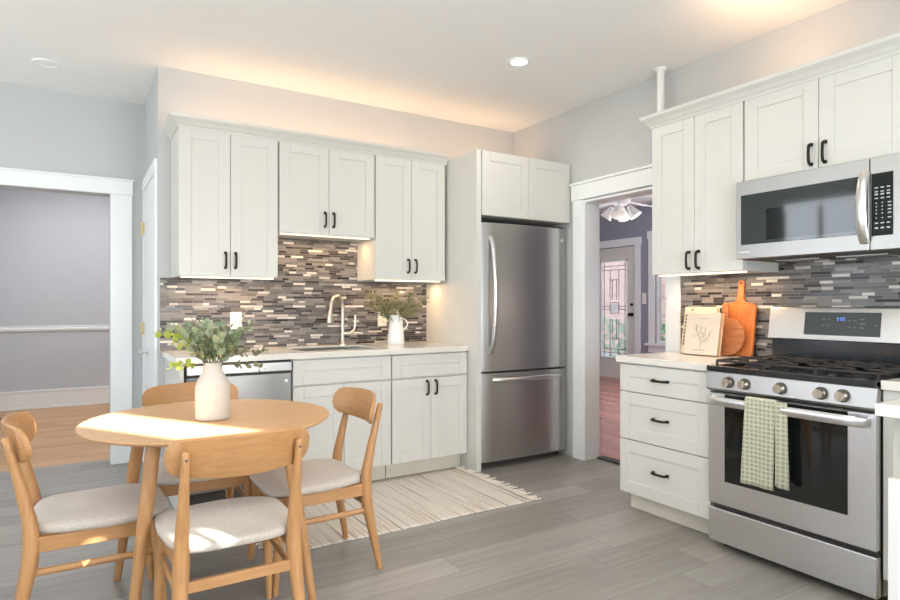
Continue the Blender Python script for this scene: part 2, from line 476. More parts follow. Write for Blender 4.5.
# ------------------------------------------------------------------ mesh helpers
class B:
    """collects shapes into one mesh. frame 'w': world axes; 'b': (u along back wall, d out from it, z);
    'r': (u along right wall away from the corner, d out from it, z)"""
    def __init__(self, frame='w'):
        self.v, self.f, self.fr, self.sm = [], [], frame, []
    def P(self, p):
        a, b, c = p
        if self.fr == 'b':
            return (a, -b, c)
        if self.fr == 'r':
            return (-b, -a, c)
        return (a, b, c)
    def add(self, vs, fs, smooth=False):
        o = len(self.v)
        self.v += [self.P(p) for p in vs]
        self.f += [[i + o for i in f] for f in fs]
        self.sm += [smooth] * len(fs)
        return self
    def box(self, a0, a1, b0, b1, c0, c1):
        vs = [(a, b, c) for c in (c0, c1) for b in (b0, b1) for a in (a0, a1)]
        return self.add(vs, [(0, 1, 3, 2), (4, 6, 7, 5), (0, 4, 5, 1), (2, 3, 7, 6), (0, 2, 6, 4), (1, 5, 7, 3)])
    def hexa(self, bottom, top):
        return self.add(list(bottom) + list(top), [(3, 2, 1, 0), (4, 5, 6, 7), (0, 1, 5, 4), (1, 2, 6, 5), (2, 3, 7, 6), (3, 0, 4, 7)])
    def tube(self, pts, r, n=12, cap=True, flat=None):
        """round (or flattened) bar through pts; r is a number or one radius per point"""
        pts = [Vector(p) for p in pts]
        rs = [r] * len(pts) if isinstance(r, (int, float)) else list(r)
        vs, fs = [], []
        prev = None
        for i, p in enumerate(pts):
            t = (pts[min(i + 1, len(pts) - 1)] - pts[max(i - 1, 0)]).normalized()
            if prev is None:
                ref = Vector((0, 0, 1)) if abs(t.z) < 0.9 else Vector((0, 1, 0))
                a = t.cross(ref).normalized()
            else:
                a = (prev - t * prev.dot(t)).normalized()
            prev = a
            bvec = t.cross(a).normalized()
            for k in range(n):
                th = 2 * PI * k / n
                fa, fb = (1, 1) if flat is None else flat
                vs.append(tuple(p + a * (math.cos(th) * rs[i] * fa) + bvec * (math.sin(th) * rs[i] * fb)))
        for i in range(len(pts) - 1):
            for k in range(n):
                k2 = (k + 1) % n
                fs.append((i * n + k, i * n + k2, (i + 1) * n + k2, (i + 1) * n + k))
        if cap:
            fs.append(tuple(range(n))[::-1])
            fs.append(tuple((len(pts) - 1) * n + k for k in range(n)))
        return self.add(vs, fs, True)
    def lathe(self, prof, c=(0, 0, 0), n=32, axis='z', capb=True, capt=True):
        """prof: (radius, height) pairs"""
        vs, fs = [], []
        for r, h in prof:
            for k in range(n):
                th = 2 * PI * k / n
                x, y = r * math.cos(th), r * math.sin(th)
                if axis == 'z':
                    vs.append((c[0] + x, c[1] + y, c[2] + h))
                elif axis == 'b':   # along the second axis
                    vs.append((c[0] + x, c[1] + h, c[2] + y))
                else:
                    vs.append((c[0] + h, c[1] + x, c[2] + y))
        for i in range(len(prof) - 1):
            for k in range(n):
                k2 = (k + 1) % n
                fs.append((i * n + k, i * n + k2, (i + 1) * n + k2, (i + 1) * n + k))
        if capb:
            fs.append(tuple(range(n))[::-1])
        if capt:
            fs.append(tuple((len(prof) - 1) * n + k for k in range(n)))
        return self.add(vs, fs, True)
    def prism(self, poly, axis, h0, h1):
        """poly in the two other axes (in order), extruded along axis 0/1/2"""
        n = len(poly)
        def mk(p, h):
            q = [p[0], p[1]]
            q.insert(axis, h)
            return tuple(q)
        vs = [mk(p, h0) for p in poly] + [mk(p, h1) for p in poly]
        fs = [tuple(range(n))[::-1], tuple(range(n, 2 * n))]
        for k in range(n):
            k2 = (k + 1) % n
            fs.append((k, k2, n + k2, n + k))
        return self.add(vs, fs)
    def sphere(self, c, r, sq=(1, 1, 1), nu=16, nv=10):
        prof = []
        vs, fs = [], []
        for i in range(nv + 1):
            ph = PI * i / nv
            for k in range(nu):
                th = 2 * PI * k / nu
                vs.append((c[0] + r * sq[0] * math.sin(ph) * math.cos(th), c[1] + r * sq[1] * math.sin(ph) * math.sin(th), c[2] - r * sq[2] * math.cos(ph)))
        for i in range(nv):
            for k in range(nu):
                k2 = (k + 1) % nu
                fs.append((i * nu + k, i * nu + k2, (i + 1) * nu + k2, (i + 1) * nu + k))
        return self.add(vs, fs, True)
    def sweep(self, prof, path, closed=False):
        """moulding: prof (out, z) swept along a plan path; out is to the right of travel"""
        n = len(prof)
        rows = []
        m = len(path)
        for i, p in enumerate(path):
            p = Vector(p)
            ds = []
            if i > 0:
                ds.append((p - Vector(path[i - 1])).normalized())
            if i < m - 1:
                ds.append((Vector(path[i + 1]) - p).normalized())
            ns = [Vector((d.y, -d.x)) for d in ds]
            if len(ns) == 2:
                b = (ns[0] + ns[1]).normalized()
                k = 1 / max(0.3, b.dot(ns[0]))
                b = b * k
            else:
                b = ns[0]
            rows.append([(p.x + b.x * o, p.y + b.y * o, z) for o, z in prof])
        vs = [q for r in rows for q in r]
        fs = []
        for i in range(m - 1):
            for k in range(n):
                k2 = (k + 1) % n
                fs.append((i * n + k, i * n + k2, (i + 1) * n + k2, (i + 1) * n + k))
        fs.append(tuple(range(n)))
        fs.append(tuple((m - 1) * n + k for k in range(n)))
        return self.add(vs, fs)

def base(name, loc, label=None, cat=None, group=None, rz=0.0):
    o = bpy.data.objects.new(name, None)
    COL.objects.link(o)
    o.location = loc
    o.rotation_euler = (0, 0, rz)
    o.empty_display_size = 0.1
    tag(o, label, cat, group)
    return o

def tag(o, label=None, cat=None, group=None, kind=None):
    if label: o['label'] = label
    if cat: o['category'] = cat
    if group: o['group'] = group
    if kind: o['kind'] = kind
    return o

def world_of(o):
    m = Matrix.LocRotScale(o.location, o.rotation_euler, None)
    return world_of(o.parent) @ m if o.parent else m

def obj(name, b, mat, parent=None, bevel=0.0, seg=2, local=False, weld=False, origin=None):
    """one mesh object. Coordinates are world ones unless local=True (then the parent's)"""
    me = bpy.data.meshes.new(name)
    vs = [Vector(p) for p in b.v]
    loc = Vector((0, 0, 0))
    if parent is not None and not local:
        inv = world_of(parent).inverted()
        vs = [inv @ p for p in vs]
    if parent is None:
        xs = [p.x for p in vs]; ys = [p.y for p in vs]; zs = [p.z for p in vs]
        loc = Vector(origin) if origin else Vector(((min(xs) + max(xs)) / 2, (min(ys) + max(ys)) / 2, min(zs)))
        vs = [p - loc for p in vs]
    me.from_pydata([tuple(p) for p in vs], [], b.f)
    me.polygons.foreach_set('use_smooth', b.sm)
    bm = bmesh.new()
    bm.from_mesh(me)
    if weld:
        bmesh.ops.remove_doubles(bm, verts=bm.verts, dist=1e-5)
    bmesh.ops.recalc_face_normals(bm, faces=bm.faces)
    bm.to_mesh(me)
    bm.free()
    me.materials.append(mat)
    o = bpy.data.objects.new(name, me)
    COL.objects.link(o)
    o.location = loc
    if parent is not None:
        o.parent = parent
    if bevel:
        md = o.modifiers.new('edge', 'BEVEL')
        md.width = bevel
        md.segments = seg
        md.limit_method = 'ANGLE'
        md.angle_limit = R(40)
        for p in me.polygons:
            p.use_smooth = True
        md.harden_normals = True
    elif any(b.sm):
        try:
            me.set_sharp_from_angle(angle=R(45))
        except Exception:
            pass
    return o

def struct(name, b, mat, label=None, parent=None, bevel=0.0):
    o = obj(name, b, mat, parent, bevel)
    if parent is None:
        o['kind'] = 'structure'
        o['category'] = name.split('_')[0]
        if label: o['label'] = label
    return o

def copy_tree(o, parent=None):
    c = o.copy()
    COL.objects.link(c)
    if parent is not None:
        c.parent = parent
    for ch in [x for x in bpy.data.objects if x.parent == o]:
        copy_tree(ch, c)
    return c

def rounded(w, h, r, n=6, cx=0, cy=0):
    pts = []
    for sx, sy, a0 in ((1, 1, 0), (-1, 1, 90), (-1, -1, 180), (1, -1, 270)):
        for k in range(n + 1):
            a = R(a0 + 90 * k / n)
            pts.append((cx + sx * (w / 2 - r) + r * math.cos(a), cy + sy * (h / 2 - r) + r * math.sin(a)))
    return pts

# ------------------------------------------------------------------ the rooms
H = 2.784
XL = -2.925          # left end of the tiled wall
YF = 0.91            # wall with the wide opening
LW, RW = -5.6, -5.2  # left and rear walls (out of frame)

struct('floor', B().box(LW, 0.17, RW, 0.0, -0.06, 0).box(LW, XL + 0.1, 0.0, 1.09, -0.06, 0), M['floor'], 'grey-brown wood plank floor of the kitchen')
struct('floor', B().box(LW, -1.7, 1.09, 4.3, -0.06, 0.0), M['hall_floor'], 'honey oak strip floor of the hall beyond the wide opening')
struct('floor', B().box(0.17, 4.3, -3.6, 4.3, -0.06, 0.0), M['front_floor'], 'red-brown strip floor of the front room through the doorway')
struct('ceiling', B().box(LW - 0.1, 4.5, RW - 0.1, 4.5, H, H + 0.1), M['ceiling'], 'white ceiling over kitchen, hall and front room')
struct('wall_back', B().box(XL, 0.0, 0.0, 0.14, 0, H), M['wall'], 'pale grey wall behind the sink cabinets and the fridge')
struct('wall_return', B().box(XL, XL + 0.12, 0.14, YF, 0, H), M['wall'], 'short return wall that carries the white side door')
DY0, DY1 = 0.91, 1.69    # doorway in the right wall (distance from the corner)
b = B('r')
b.box(-0.14, DY0, -0.14, 0.0, 0, H)
b.box(DY1, -RW, -0.14, 0.0, 0, H)
b.box(DY0, DY1, -0.14, 0.0, 2.03, H)
struct('wall_right', b, M['wall'], 'grey wall with the doorway, the range and the microwave')
OX1 = -3.16
b = B()
b.box(OX1, XL + 0.12, YF, 1.06, 0, H)
b.box(LW, -5.0, YF, 1.06, 0, H)
b.box(-5.0, OX1, YF, 1.06, 2.06, H)
struct('wall_left', b, M['wall'], 'pale blue-grey wall around the wide cased opening')
# out of frame: left wall with windows, rear wall with openings added for light
b = B()
b.box(LW - 0.12, LW, RW, -3.6, 0, H).box(LW - 0.12, LW, -1.6, -0.8, 0, H).box(LW - 0.12, LW, 0.2, 4.3, 0, H)
b.box(LW - 0.12, LW, -3.6, -1.6, 0, 0.75).box(LW - 0.12, LW, -3.6, -1.6, 2.35, H)
b.box(LW - 0.12, LW, -0.8, 0.2, 0, 0.75).box(LW - 0.12, LW, -0.8, 0.2, 2.62, H)
b2 = B()
for y in (-0.80, -0.325, 0.15):
    b2.box(LW - 0.02, LW + 0.02, y, y + 0.05, 0.75, 2.62)
for z in (0.75, 1.38, 2.0, 2.57):
    b2.box(LW - 0.019, LW + 0.019, -0.8, 0.2, z, z + 0.05)
struct('window_2', b2, M['trim'], 'divided window left of the camera, reflected in the microwave')
struct('wall_side', b, M['wall'], 'wall with windows left of the camera')
# rear wall: openings for the fill lamps, and slits shaped to throw the sun patches
def pierce(b, x0, x1, z0, z1, y0, y1, holes):
    """wall slab x0..x1, z0..z1 with rectangular holes"""
    xs = sorted({x0, x1, *[h[0] for h in holes], *[h[1] for h in holes]})
    zs = sorted({z0, z1, *[h[2] for h in holes], *[h[3] for h in holes]})
    for i in range(len(xs) - 1):
        run = None
        for k in range(len(zs) - 1):
            cx, cz = (xs[i] + xs[i + 1]) / 2, (zs[k] + zs[k + 1]) / 2
            hole = any(h[0] < cx < h[1] and h[2] < cz < h[3] for h in holes)
            if not hole:
                if run is None: run = [zs[k], zs[k + 1]]
                else: run[1] = zs[k + 1]
            if hole or k == len(zs) - 2:
                if run: b.box(xs[i], xs[i + 1], y0, y1, run[0], run[1]); run = None
    return b
SUNHOLES = [(-1.08, -0.775, 2.09, 2.46), (-1.20, -1.14, 1.70, 1.76), (-1.20, -1.14, 1.79, 1.82), (-1.10, -1.06, 1.69, 1.76)]  # slits cut to throw sun patches on the table and seat
b = pierce(B(), LW - 0.12, 4.5, 0, H, RW - 0.03, RW, [(-5.1, -3.1, 0.8, 2.4), (-2.7, -1.4, 0.05, 2.1)] + SUNHOLES)
struct('wall_rear', b, M['wall'], 'unseen wall behind the camera with openings added for light')

# cased opening to the hall
b = B()
b.box(OX1, OX1 + 0.147, YF - 0.02, YF, 0, 2.06)
b.box(-5.0, OX1 + 0.152, YF - 0.024, YF, 2.06, 2.165)
b.box(-5.0, OX1 + 0.16, YF - 0.034, YF, 2.165, 2.18)
struct('trim_1', b, M['trim'], 'white casing around the wide opening to the hall', bevel=0.002)
# side door on the return wall
b = B()
b.box(XL - 0.018, XL, 0.80, 0.895, 0, 2.09).box(XL - 0.018, XL, 0.03, 0.115, 0, 2.09).box(XL - 0.02, XL, 0.03, 0.895, 2.09, 2.18)
struct('trim_2', b, M['trim'], 'white casing of the side door left of the tiled wall', bevel=0.002)
b = B()
b.box(XL - 0.012, XL - 0.001, 0.117, 0.798, 0.01, 2.088)
dr = struct('door_1', b, M['trim'], 'white side door left of the tiled wall')
for z in (1.80, 1.035):
    obj('hinge', B().box(XL - 0.03, XL - 0.0125, 0.785, 0.812, z - 0.045, z + 0.045).tube([(XL - 0.03, 0.80, z - 0.05), (XL - 0.03, 0.80, z + 0.05)], 0.007), M['brass'], dr)['label'] = 'brass hinge'
obj('knob', B().lathe([(0.024, 0), (0.024, -0.006), (0.010, -0.012), (0.010, -0.035), (0.024, -0.042), (0.026, -0.056), (0.016, -0.066)], (XL - 0.012, 0.50, 0.875), 20, 'x'), M['bright'], dr)
# the hall
M['hall'] = paint('hall_paint', rgb(197, 198, 202), 0.75, 0.008, 3)
struct('wall_hall', B().box(-4.35, -1.7, 4.2, 4.3, 0, H), M['hall'], 'grey hall wall beyond the wide opening')
struct('wall_hall_side', B().box(-4.32, -4.2, 1.06, 4.2, 0, H), M['hall'], 'left side wall of the hall')
struct('wall_hall_right', B().box(-1.8, -1.7, 1.06, 4.2, 0, H), M['hall'], 'right side wall of the hall')
struct('trim_3', B().sweep([(0, 0.905), (0.018, 0.91), (0.024, 0.935), (0.012, 0.945), (0.016, 0.965), (0, 0.968)], [(-4.2, 4.2), (-1.8, 4.2)]), M['trim'], 'white chair rail on the hall wall')
struct('baseboard_hall', B().box(-4.2, -1.8, 4.182, 4.2, 0, 0.20).box(-4.2, -1.8, 4.172, 4.2, 0, 0.025).box(-4.2, -1.8, 4.176, 4.2, 0.19, 0.215), M['trim'], 'tall white baseboard of the hall', bevel=0.003)
struct('trim_4', B().box(-4.2, -4.176, 3.62, 3.78, 0, 2.2).box(-4.2, -4.18, 2.5, 3.62, 2.06, 2.2), M['trim'], 'white door casing at the left end of the hall', bevel=0.003)
fv = base('floor_register', (-4.02, 3.55, 0.0), 'dark metal floor register in the oak floor near the hall baseboard', 'vent')
obj('frame', B().box(-4.12, -3.92, 3.44, 3.66, 0.0, 0.006), M['oakx'], fv, 0.001)
obj('grille', B().box(-4.09, -3.95, 3.48, 3.62, 0.006, 0.009), M['slot'], fv)

# doorway to the front room
b = B('r')
b.box(0.80, DY0 - 0.006, 0, 0.022, 0, 2.04)
b.box(DY1 + 0.006, 1.80, 0, 0.022, 0, 2.04)
b.box(0.785, 1.815, 0, 0.028, 2.04, 2.16).box(0.775, 1.825, 0, 0.040, 2.16, 2.178)
struct('trim_5', b, M['trim'], 'white casing around the doorway beside the fridge', bevel=0.002)
b = B('r')
b.box(DY0 - 0.006, DY0 + 0.012, -0.15, 0.012, 0, 2.03).box(DY1 - 0.012, DY1 + 0.006, -0.15, 0.012, 0, 2.03).box(DY0 + 0.012, DY1 - 0.012, -0.15, 0.012, 2.015, 2.033)
struct('trim_6', b, M['trim'], 'white jamb lining of the doorway beside the fridge', bevel=0.002)
struct('trim_7', B('r').box(DY0 + 0.012, DY1 - 0.012, -0.20, -0.12, 0.0, 0.014), M['iron'], 'dark threshold strip under the doorway', bevel=0.004)
# front room shell
M['wall2'] = paint('front_room_paint', rgb(152, 153, 164), 0.75, 0.01, 3)
b = B()
FX = 4.2
def wall_x(b, x0, x1, y0, y1, z0, z1, holes):
    t = B(); pierce(t, y0, y1, z0, z1, x0, x1, holes)
    b.add([(p[1], p[0], p[2]) for p in t.v], t.f)
    return b
wall_x(b, FX, FX + 0.14, -3.6, 4.3, 0, H, [(2.25, 3.18, 0, 2.17), (0.65, 1.86, 0.62, 2.24)])
struct('wall_front', b, M['wall2'], 'blue-grey wall of the front room with the leaded glass door')
struct('wall_front_side', B().box(0.14, FX, 4.2, 4.3, 0, H), M['wall2'], 'far side wall of the front room')
struct('wall_front_end', B().box(0.14, FX, -3.7, -3.6, 0, H), M['wall2'], 'near end wall of the front room')
b = B()
b.box(FX - 0.02, FX, 2.14, 2.25, 0, 2.17).box(FX - 0.02, FX, 3.18, 3.29, 0, 2.17).box(FX - 0.024, FX, 2.12, 3.31, 2.17, 2.29)
struct('trim_8', b, M['trim'], 'white casing of the leaded glass front door', bevel=0.002)
b = B()
b.box(FX - 0.02, FX, 1.86, 1.98, 0.62, 2.24).box(FX - 0.02, FX, 0.55, 0.65, 0.62, 2.24).box(FX - 0.026, FX, 0.53, 2.0, 2.24, 2.36)
b.box(FX - 0.06, FX, 0.51, 2.02, 0.585, 0.62).box(FX - 0.02, FX, 0.55, 1.98, 0.48, 0.585)
struct('trim_9', b, M['trim'], 'white casing and sill of the front room window', bevel=0.002)
b = B()
for y in (1.80, 1.60, 0.68):
    b.box(FX + 0.02, FX + 0.06, y, y + 0.055, 0.62, 2.24)
for z in (0.62, 1.32, 2.19):
    b.box(FX + 0.022, FX + 0.058, 0.66, 1.85, z, z + 0.045)
w1 = struct('window_1', b, M['trim'], 'front room window beside the leaded glass door')
obj('pane', B().box(FX + 0.036, FX + 0.042, 0.66, 1.85, 0.63, 2.23), M['glass'], w1)
# front door
b = B()
GY0, GY1, GZ0, GZ1 = 2.42, 3.02, 0.32, 1.96
b.box(FX + 0.02, FX + 0.065, 2.26, GY0, 0.01, 2.16).box(FX + 0.02, FX + 0.065, GY1, 3.17, 0.01, 2.16)
b.box(FX + 0.02, FX + 0.065, GY0, GY1, 0.01, GZ0).box(FX + 0.02, FX + 0.065, GY0, GY1, GZ1, 2.16)
M['door_grey'] = paint('door_paint', rgb(226, 223, 212), 0.45, 0.01)
d2 = struct('door_2', b, M['door_grey'], 'grey front door with a tall leaded glass panel', bevel=0.003)
b = B()
for y in (GY0, GY1 - 0.025):
    b.box(FX + 0.012, FX + 0.04, y, y + 0.025, GZ0, GZ1)
for z in (GZ0, GZ1 - 0.025):
    b.box(FX + 0.012, FX + 0.04, GY0, GY1, z, z + 0.025)
obj('glass_frame', b, M['trim'], d2)
obj('pane', B().box(FX + 0.038, FX + 0.044, GY0, GY1, GZ0, GZ1), M['glass_obscure'], d2)
b = B()
xm, xw = FX + 0.030, 0.006
gy, gz = GY1 - GY0, GZ1 - GZ0
def came(y0, z0, y1, z1):
    t = 0.0045
    b.box(xm, xm + xw, GY0 + min(y0, y1) * gy - t, GY0 + max(y0, y1) * gy + t, GZ0 + min(z0, z1) * gz - t, GZ0 + max(z0, z1) * gz + t)
for y in (0.12, 0.88):
    came(y, 0.02, y, 0.98)
for y in (0.34, 0.66):
    came(y, 0.02, y, 0.40); came(y, 0.60, y, 0.90)
for y in (0.42, 0.58):
    came(y, 0.60, y, 0.80); came(y, 0.20, y, 0.40)
for z in (0.94, 0.90, 0.06, 0.10):
    came(0.02, z, 0.98, z)
for z in (0.80, 0.20):
    came(0.34, z, 0.66, z)
for z in (0.53, 0.50):
    came(0.02, z, 0.34, z); came(0.66, z, 0.98, z)
for z in (0.46, 0.57):
    came(0.34, z, 0.66, z)
for y in (0.34, 0.66):
    came(y, 0.46, y, 0.57)
obj('leading', b, M['iron'], d2)['label'] = 'dark lead cames of the glass'
obj('bevel_square', B().box(xm + 0.001, xm + 0.007, GY0 + 0.36 * gy, GY0 + 0.64 * gy, GZ0 + 0.47 * gz, GZ0 + 0.56 * gz), M['glass_milk'], d2)['label'] = 'pale square at the middle of the glass'
b = B().lathe([(0.03, 0), (0.03, -0.01), (0.012, -0.015), (0.012, -0.04), (0.028, -0.05), (0.028, -0.07), (0.01, -0.075)], (FX + 0.02, 2.335, 1.06), 16, 'x')
b.lathe([(0.022, 0), (0.022, -0.02)], (FX + 0.02, 2.335, 1.22), 14, 'x')
obj('knob', b, M['black'], d2)['label'] = 'black knob and lock'
sw = base('light_switch', (FX, 2.07, 1.3), 'white light switch plate between the front door and the window', 'switch')
obj('plate', B().box(FX - 0.008, FX, 2.03, 2.11, 1.23, 1.40), M['white_plastic'], sw, 0.002)
obj('toggle', B().box(FX - 0.016, FX - 0.008, 2.063, 2.077, 1.30, 1.33), M['white_plastic'], sw)
# outside, seen by the door glass and the window
gr = struct('ground_outside', B().box(4.6, 16, -6, 12, -0.35, -0.3), M['paving'], 'pale paving outside the front door')
gr['category'] = 'ground'
nb = obj('neighbour_house', B().box(11.0, 11.4, -4, 12, -0.3, 5.0), M['brick'])
tag(nb, 'pink brick house wall seen by the front door glass', 'building')
random.seed(3)
b = B()
for k in range(1500):
    c = Vector((random.uniform(7.0, 7.9), random.uniform(-1.5, 8.5), random.uniform(-0.25, 0.75 + 0.25 * random.random())))
    d1 = Vector((random.uniform(-1, 1), random.uniform(-1, 1), random.uniform(-1, 1))).normalized() * 0.11
    d2v = d1.cross(Vector((random.uniform(-1, 1), random.uniform(-1, 1), 1))).normalized() * 0.06
    b.add([tuple(c - d1), tuple(c + d2v), tuple(c + d1), tuple(c - d2v)], [(0, 1, 2, 3)])
tag(obj('hedge', b, M['hedge']), 'green leafy hedge in front of the pink brick house', 'hedge')
hw = struct('house_wing', B().box(5.0, 18.0, -6.5, -5.6, -0.3, 7.0), M['trim'], 'white unseen block added to shade the front garden')  # unseen block added to keep the sun off the front garden
hw['category'] = 'building'
gb = struct('garden_building', B().box(-9.0, 0.45, -9.0, -8.0, -0.4, 6.5), M['trim'], 'pale unseen block added behind the camera to shade the rear openings')  # unseen block added to keep the sun out of the rear openings
gb['category'] = 'building'
gl = struct('garden_ground', B().box(-30, 20, -30, -5.34, -0.45, -0.4).box(-30, -5.75, -5.34, 12, -0.45, -0.4), M['hedge_ground'], 'green garden ground outside the rear windows')
gl['category'] = 'ground'
# ceiling fan of the front room
fan = base('ceiling_fan', (2.0, 0.55, 2.24), 'white ceiling fan with glass shades seen through the doorway', 'fan')
obj('downrod', B().tube([(2.0, 0.55, H), (2.0, 0.55, 2.5)], 0.016).lathe([(0.07, 0), (0.06, -0.06), (0.02, -0.07)], (2.0, 0.55, H), 20), M['fan_white'], fan)
obj('motor', B().lathe([(0.05, 0.10), (0.12, 0.07), (0.13, 0.0), (0.09, -0.05), (0.06, -0.07)], (2.0, 0.55, 2.44), 24), M['fan_white'], fan)
for k in range(5):
    a = R(72 * k + 10)
    ca, sa = math.cos(a), math.sin(a)
    def q(r, w, z):
        return (2.0 + ca * r - sa * w, 0.55 + sa * r + ca * w, 2.43 + z)
    b = B().hexa([q(0.16, -0.05, -0.012), q(0.62, -0.075, -0.018), q(0.62, 0.075, 0.008), q(0.16, 0.05, 0.0)],
                 [q(0.16, -0.05, -0.004), q(0.62, -0.075, -0.010), q(0.62, 0.075, 0.016), q(0.16, 0.05, 0.008)])
    b.tube([q(0.10, 0, 0), q(0.20, 0, 0)], 0.014, 8)
    obj('blade', b, M['fan_white'], fan)
for k in range(4):
    a = R(90 * k + 30)
    c = Vector((2.0 + 0.09 * math.cos(a), 0.55 + 0.09 * math.sin(a), 2.36))
    d = Vector((math.cos(a) * 0.7, math.sin(a) * 0.7, -1)).normalized()
    pts = [c + d * t for t in (0, 0.02, 0.05, 0.09, 0.13, 0.15)]
    obj('lamp_shade', B().tube(pts, [0.022, 0.03, 0.04, 0.055, 0.066, 0.075], 16), M['porcelain'], fan)

# ------------------------------------------------------------------ cabinet parts
def shaker(fr, u0, u1, d, z0, z1, t=0.02, rail=0.070, rec=0.006):
    b = B(fr)
    b.box(u0, u0 + rail, d, d + t, z0, z1).box(u1 - rail, u1, d, d + t, z0, z1)
    b.box(u0 + rail, u1 - rail, d, d + t, z0, z0 + rail).box(u0 + rail, u1 - rail, d, d + t, z1 - rail, z1)
    b.box(u0 + rail - 0.002, u1 - rail + 0.002, d + 0.001, d + t - rec, z0 + rail - 0.002, z1 - rail + 0.002)
    return b

def pull(fr, u, d, z, L=0.1, vertical=True, r=0.0068):
    """arched bar pull with square feet, standing off the face at d"""
    b = B(fr)
    h = L / 2
    pts = []
    for t, o in ((-1.0, 0.0), (-1.0, 0.018), (-0.86, 0.027), (-0.5, 0.030), (0, 0.031), (0.5, 0.030), (0.86, 0.027), (1.0, 0.018), (1.0, 0.0)):
        pts.append((u, d + o, z + t * h) if vertical else (u + t * h, d + o, z))
    b.tube(pts, r, 10)
    for s in (-1, 1):
        if vertical:
            b.box(u - 0.0075, u + 0.0075, d, d + 0.008, z + s * h - 0.008, z + s * h + 0.008)
        else:
            b.box(u + s * h - 0.008, u + s * h + 0.008, d, d + 0.008, z - 0.0075, z + 0.0075)
    return b

def cabinet(fr, name, u0, u1, depth, z0, z1, label, cat, group=None, toe=False, hollow=False):
    c = ((u0 + u1) / 2, depth / 2)
    loc = (c[0], -c[1], z0 if not toe else 0) if fr == 'b' else (-c[1], -c[0], z0 if not toe else 0)
    root = base(name, loc, label, cat, group)
    b = B(fr)
    if hollow:      # open carcass round the sink bowl
        t = 0.018
        b.box(u0, u0 + t, 0.002, depth, z0, z1).box(u1 - t, u1, 0.002, depth, z0, z1)
        b.box(u0 + t, u1 - t, 0.002, depth, z0, z0 + t).box(u0 + t, u1 - t, 0.002, 0.014, z0 + t, z1)
        b.box(u0 + t, u1 - t, depth - t, depth, 0.69, 0.72).box(u0 + t, u1 - t, depth - t, depth, z1 - 0.02, z1)
    else:
        b.box(u0, u1, 0.002, depth, z0, z1)
    obj('body', b, M['cab'], root, 0.0015)
    if toe:
        obj('toe_kick', B(fr).box(u0, u1, 0.002, depth - 0.075, 0, z0 - 0.0005), M['toe'], root)['label'] = 'beige toe kick'
    return root

def door(root, fr, u0, u1, d, z0, z1, hu=None, hz=None, name='door', vertical=True, L=0.095):
    o = obj(name, shaker(fr, u0, u1, d + 0.001, z0, z1), M['cab'], root, 0.0018)
    if hu is not None:
        obj('handle', pull(fr, hu, d + 0.021, hz, L, vertical), M['black'], o)['label'] = 'black bar handle'
    return o

DU = 0.325  # depth of wall cabinet bodies
GW = 'white wall cabinets over the sink run'
for (u0, u1, z0, label) in ((-2.848, -2.238, 1.395, 'white two-door wall cabinet at the left end, over the vase and dishwasher'),
                            (-2.230, -1.536, 1.702, 'shorter white two-door wall cabinet over the sink, between two taller ones'),
                            (-1.528, -0.936, 1.402, 'white two-door wall cabinet over the jug, next to the fridge panel')):
    r = cabinet('b', 'wall_cabinet', u0, u1, DU, z0, 2.318, label, 'cabinet', GW)
    obj('rail_glow_strip', B('b').box(u0 + 0.02, u1 - 0.02, 0.285, 0.305, z0 - 0.009, z0 - 0.0005), M['rail_glow'], r)['label'] = 'warm glowing strip for the lit underside of the light rail'
    m = (u0 + u1) / 2
    door(r, 'b', u0 + 0.002, m - 0.0015, DU, z0 + 0.001, 2.316, m - 0.031, z0 + 0.105)
    door(r, 'b', m + 0.0015, u1 - 0.002, DU, z0 + 0.001, 2.316, m + 0.031, z0 + 0.105)
CROWN = [(0, 2.300), (0.006, 2.300), (0.010, 2.312), (0.020, 2.322), (0.030, 2.336), (0.046, 2.350), (0.052, 2.356), (0.056, 2.372), (0.0, 2.372)]
CROWN = [(o + 0.0, z + 0.006) for o, z in CROWN]
b = B('b')
cp = [(-0.926, DU + 0.02), (-2.848, DU + 0.02), (-2.848, 0.002)]
b.sweep([(-o, z) for o, z in CROWN], cp[::-1])
tag(obj('crown_moulding', b, M['cab'], None, 0), 'white crown moulding along the top of the cabinets over the sink', 'moulding', None)

r = cabinet('r', 'wall_cabinet', 1.844, 2.446, DU, 1.400, 2.318, 'white two-door wall cabinet left of the microwave, over the cookbooks', 'cabinet', 'white wall cabinets over the range run')
obj('rail_glow_strip', B('r').box(1.865, 2.43, 0.285, 0.305, 1.391, 1.3995), M['rail_glow'], r)['label'] = 'warm glowing strip for the lit underside of the light rail'
door(r, 'r', 1.846, 2.1435, DU, 1.401, 2.316, 2.113, 1.475)
door(r, 'r', 2.1465, 2.444, DU, 1.401, 2.316, 2.177, 1.475)
r = cabinet('r', 'wall_cabinet', 2.452, 3.212, DU, 1.868, 2.318, 'low white two-door wall cabinet above the microwave', 'cabinet', 'white wall cabinets over the range run')
door(r, 'r', 2.454, 2.8305, DU, 1.869, 2.316, 2.800, 1.945)
door(r, 'r', 2.8335, 3.210, DU, 1.869, 2.316, 2.864, 1.945)
b = B('r')
b.sweep([(-o, z) for o, z in CROWN], [(1.844, 0.002), (1.844, DU + 0.02), (3.212, DU + 0.02)])
tag(obj('crown_moulding', b, M['cab']), 'white crown moulding along the top of the cabinets over the range', 'moulding')

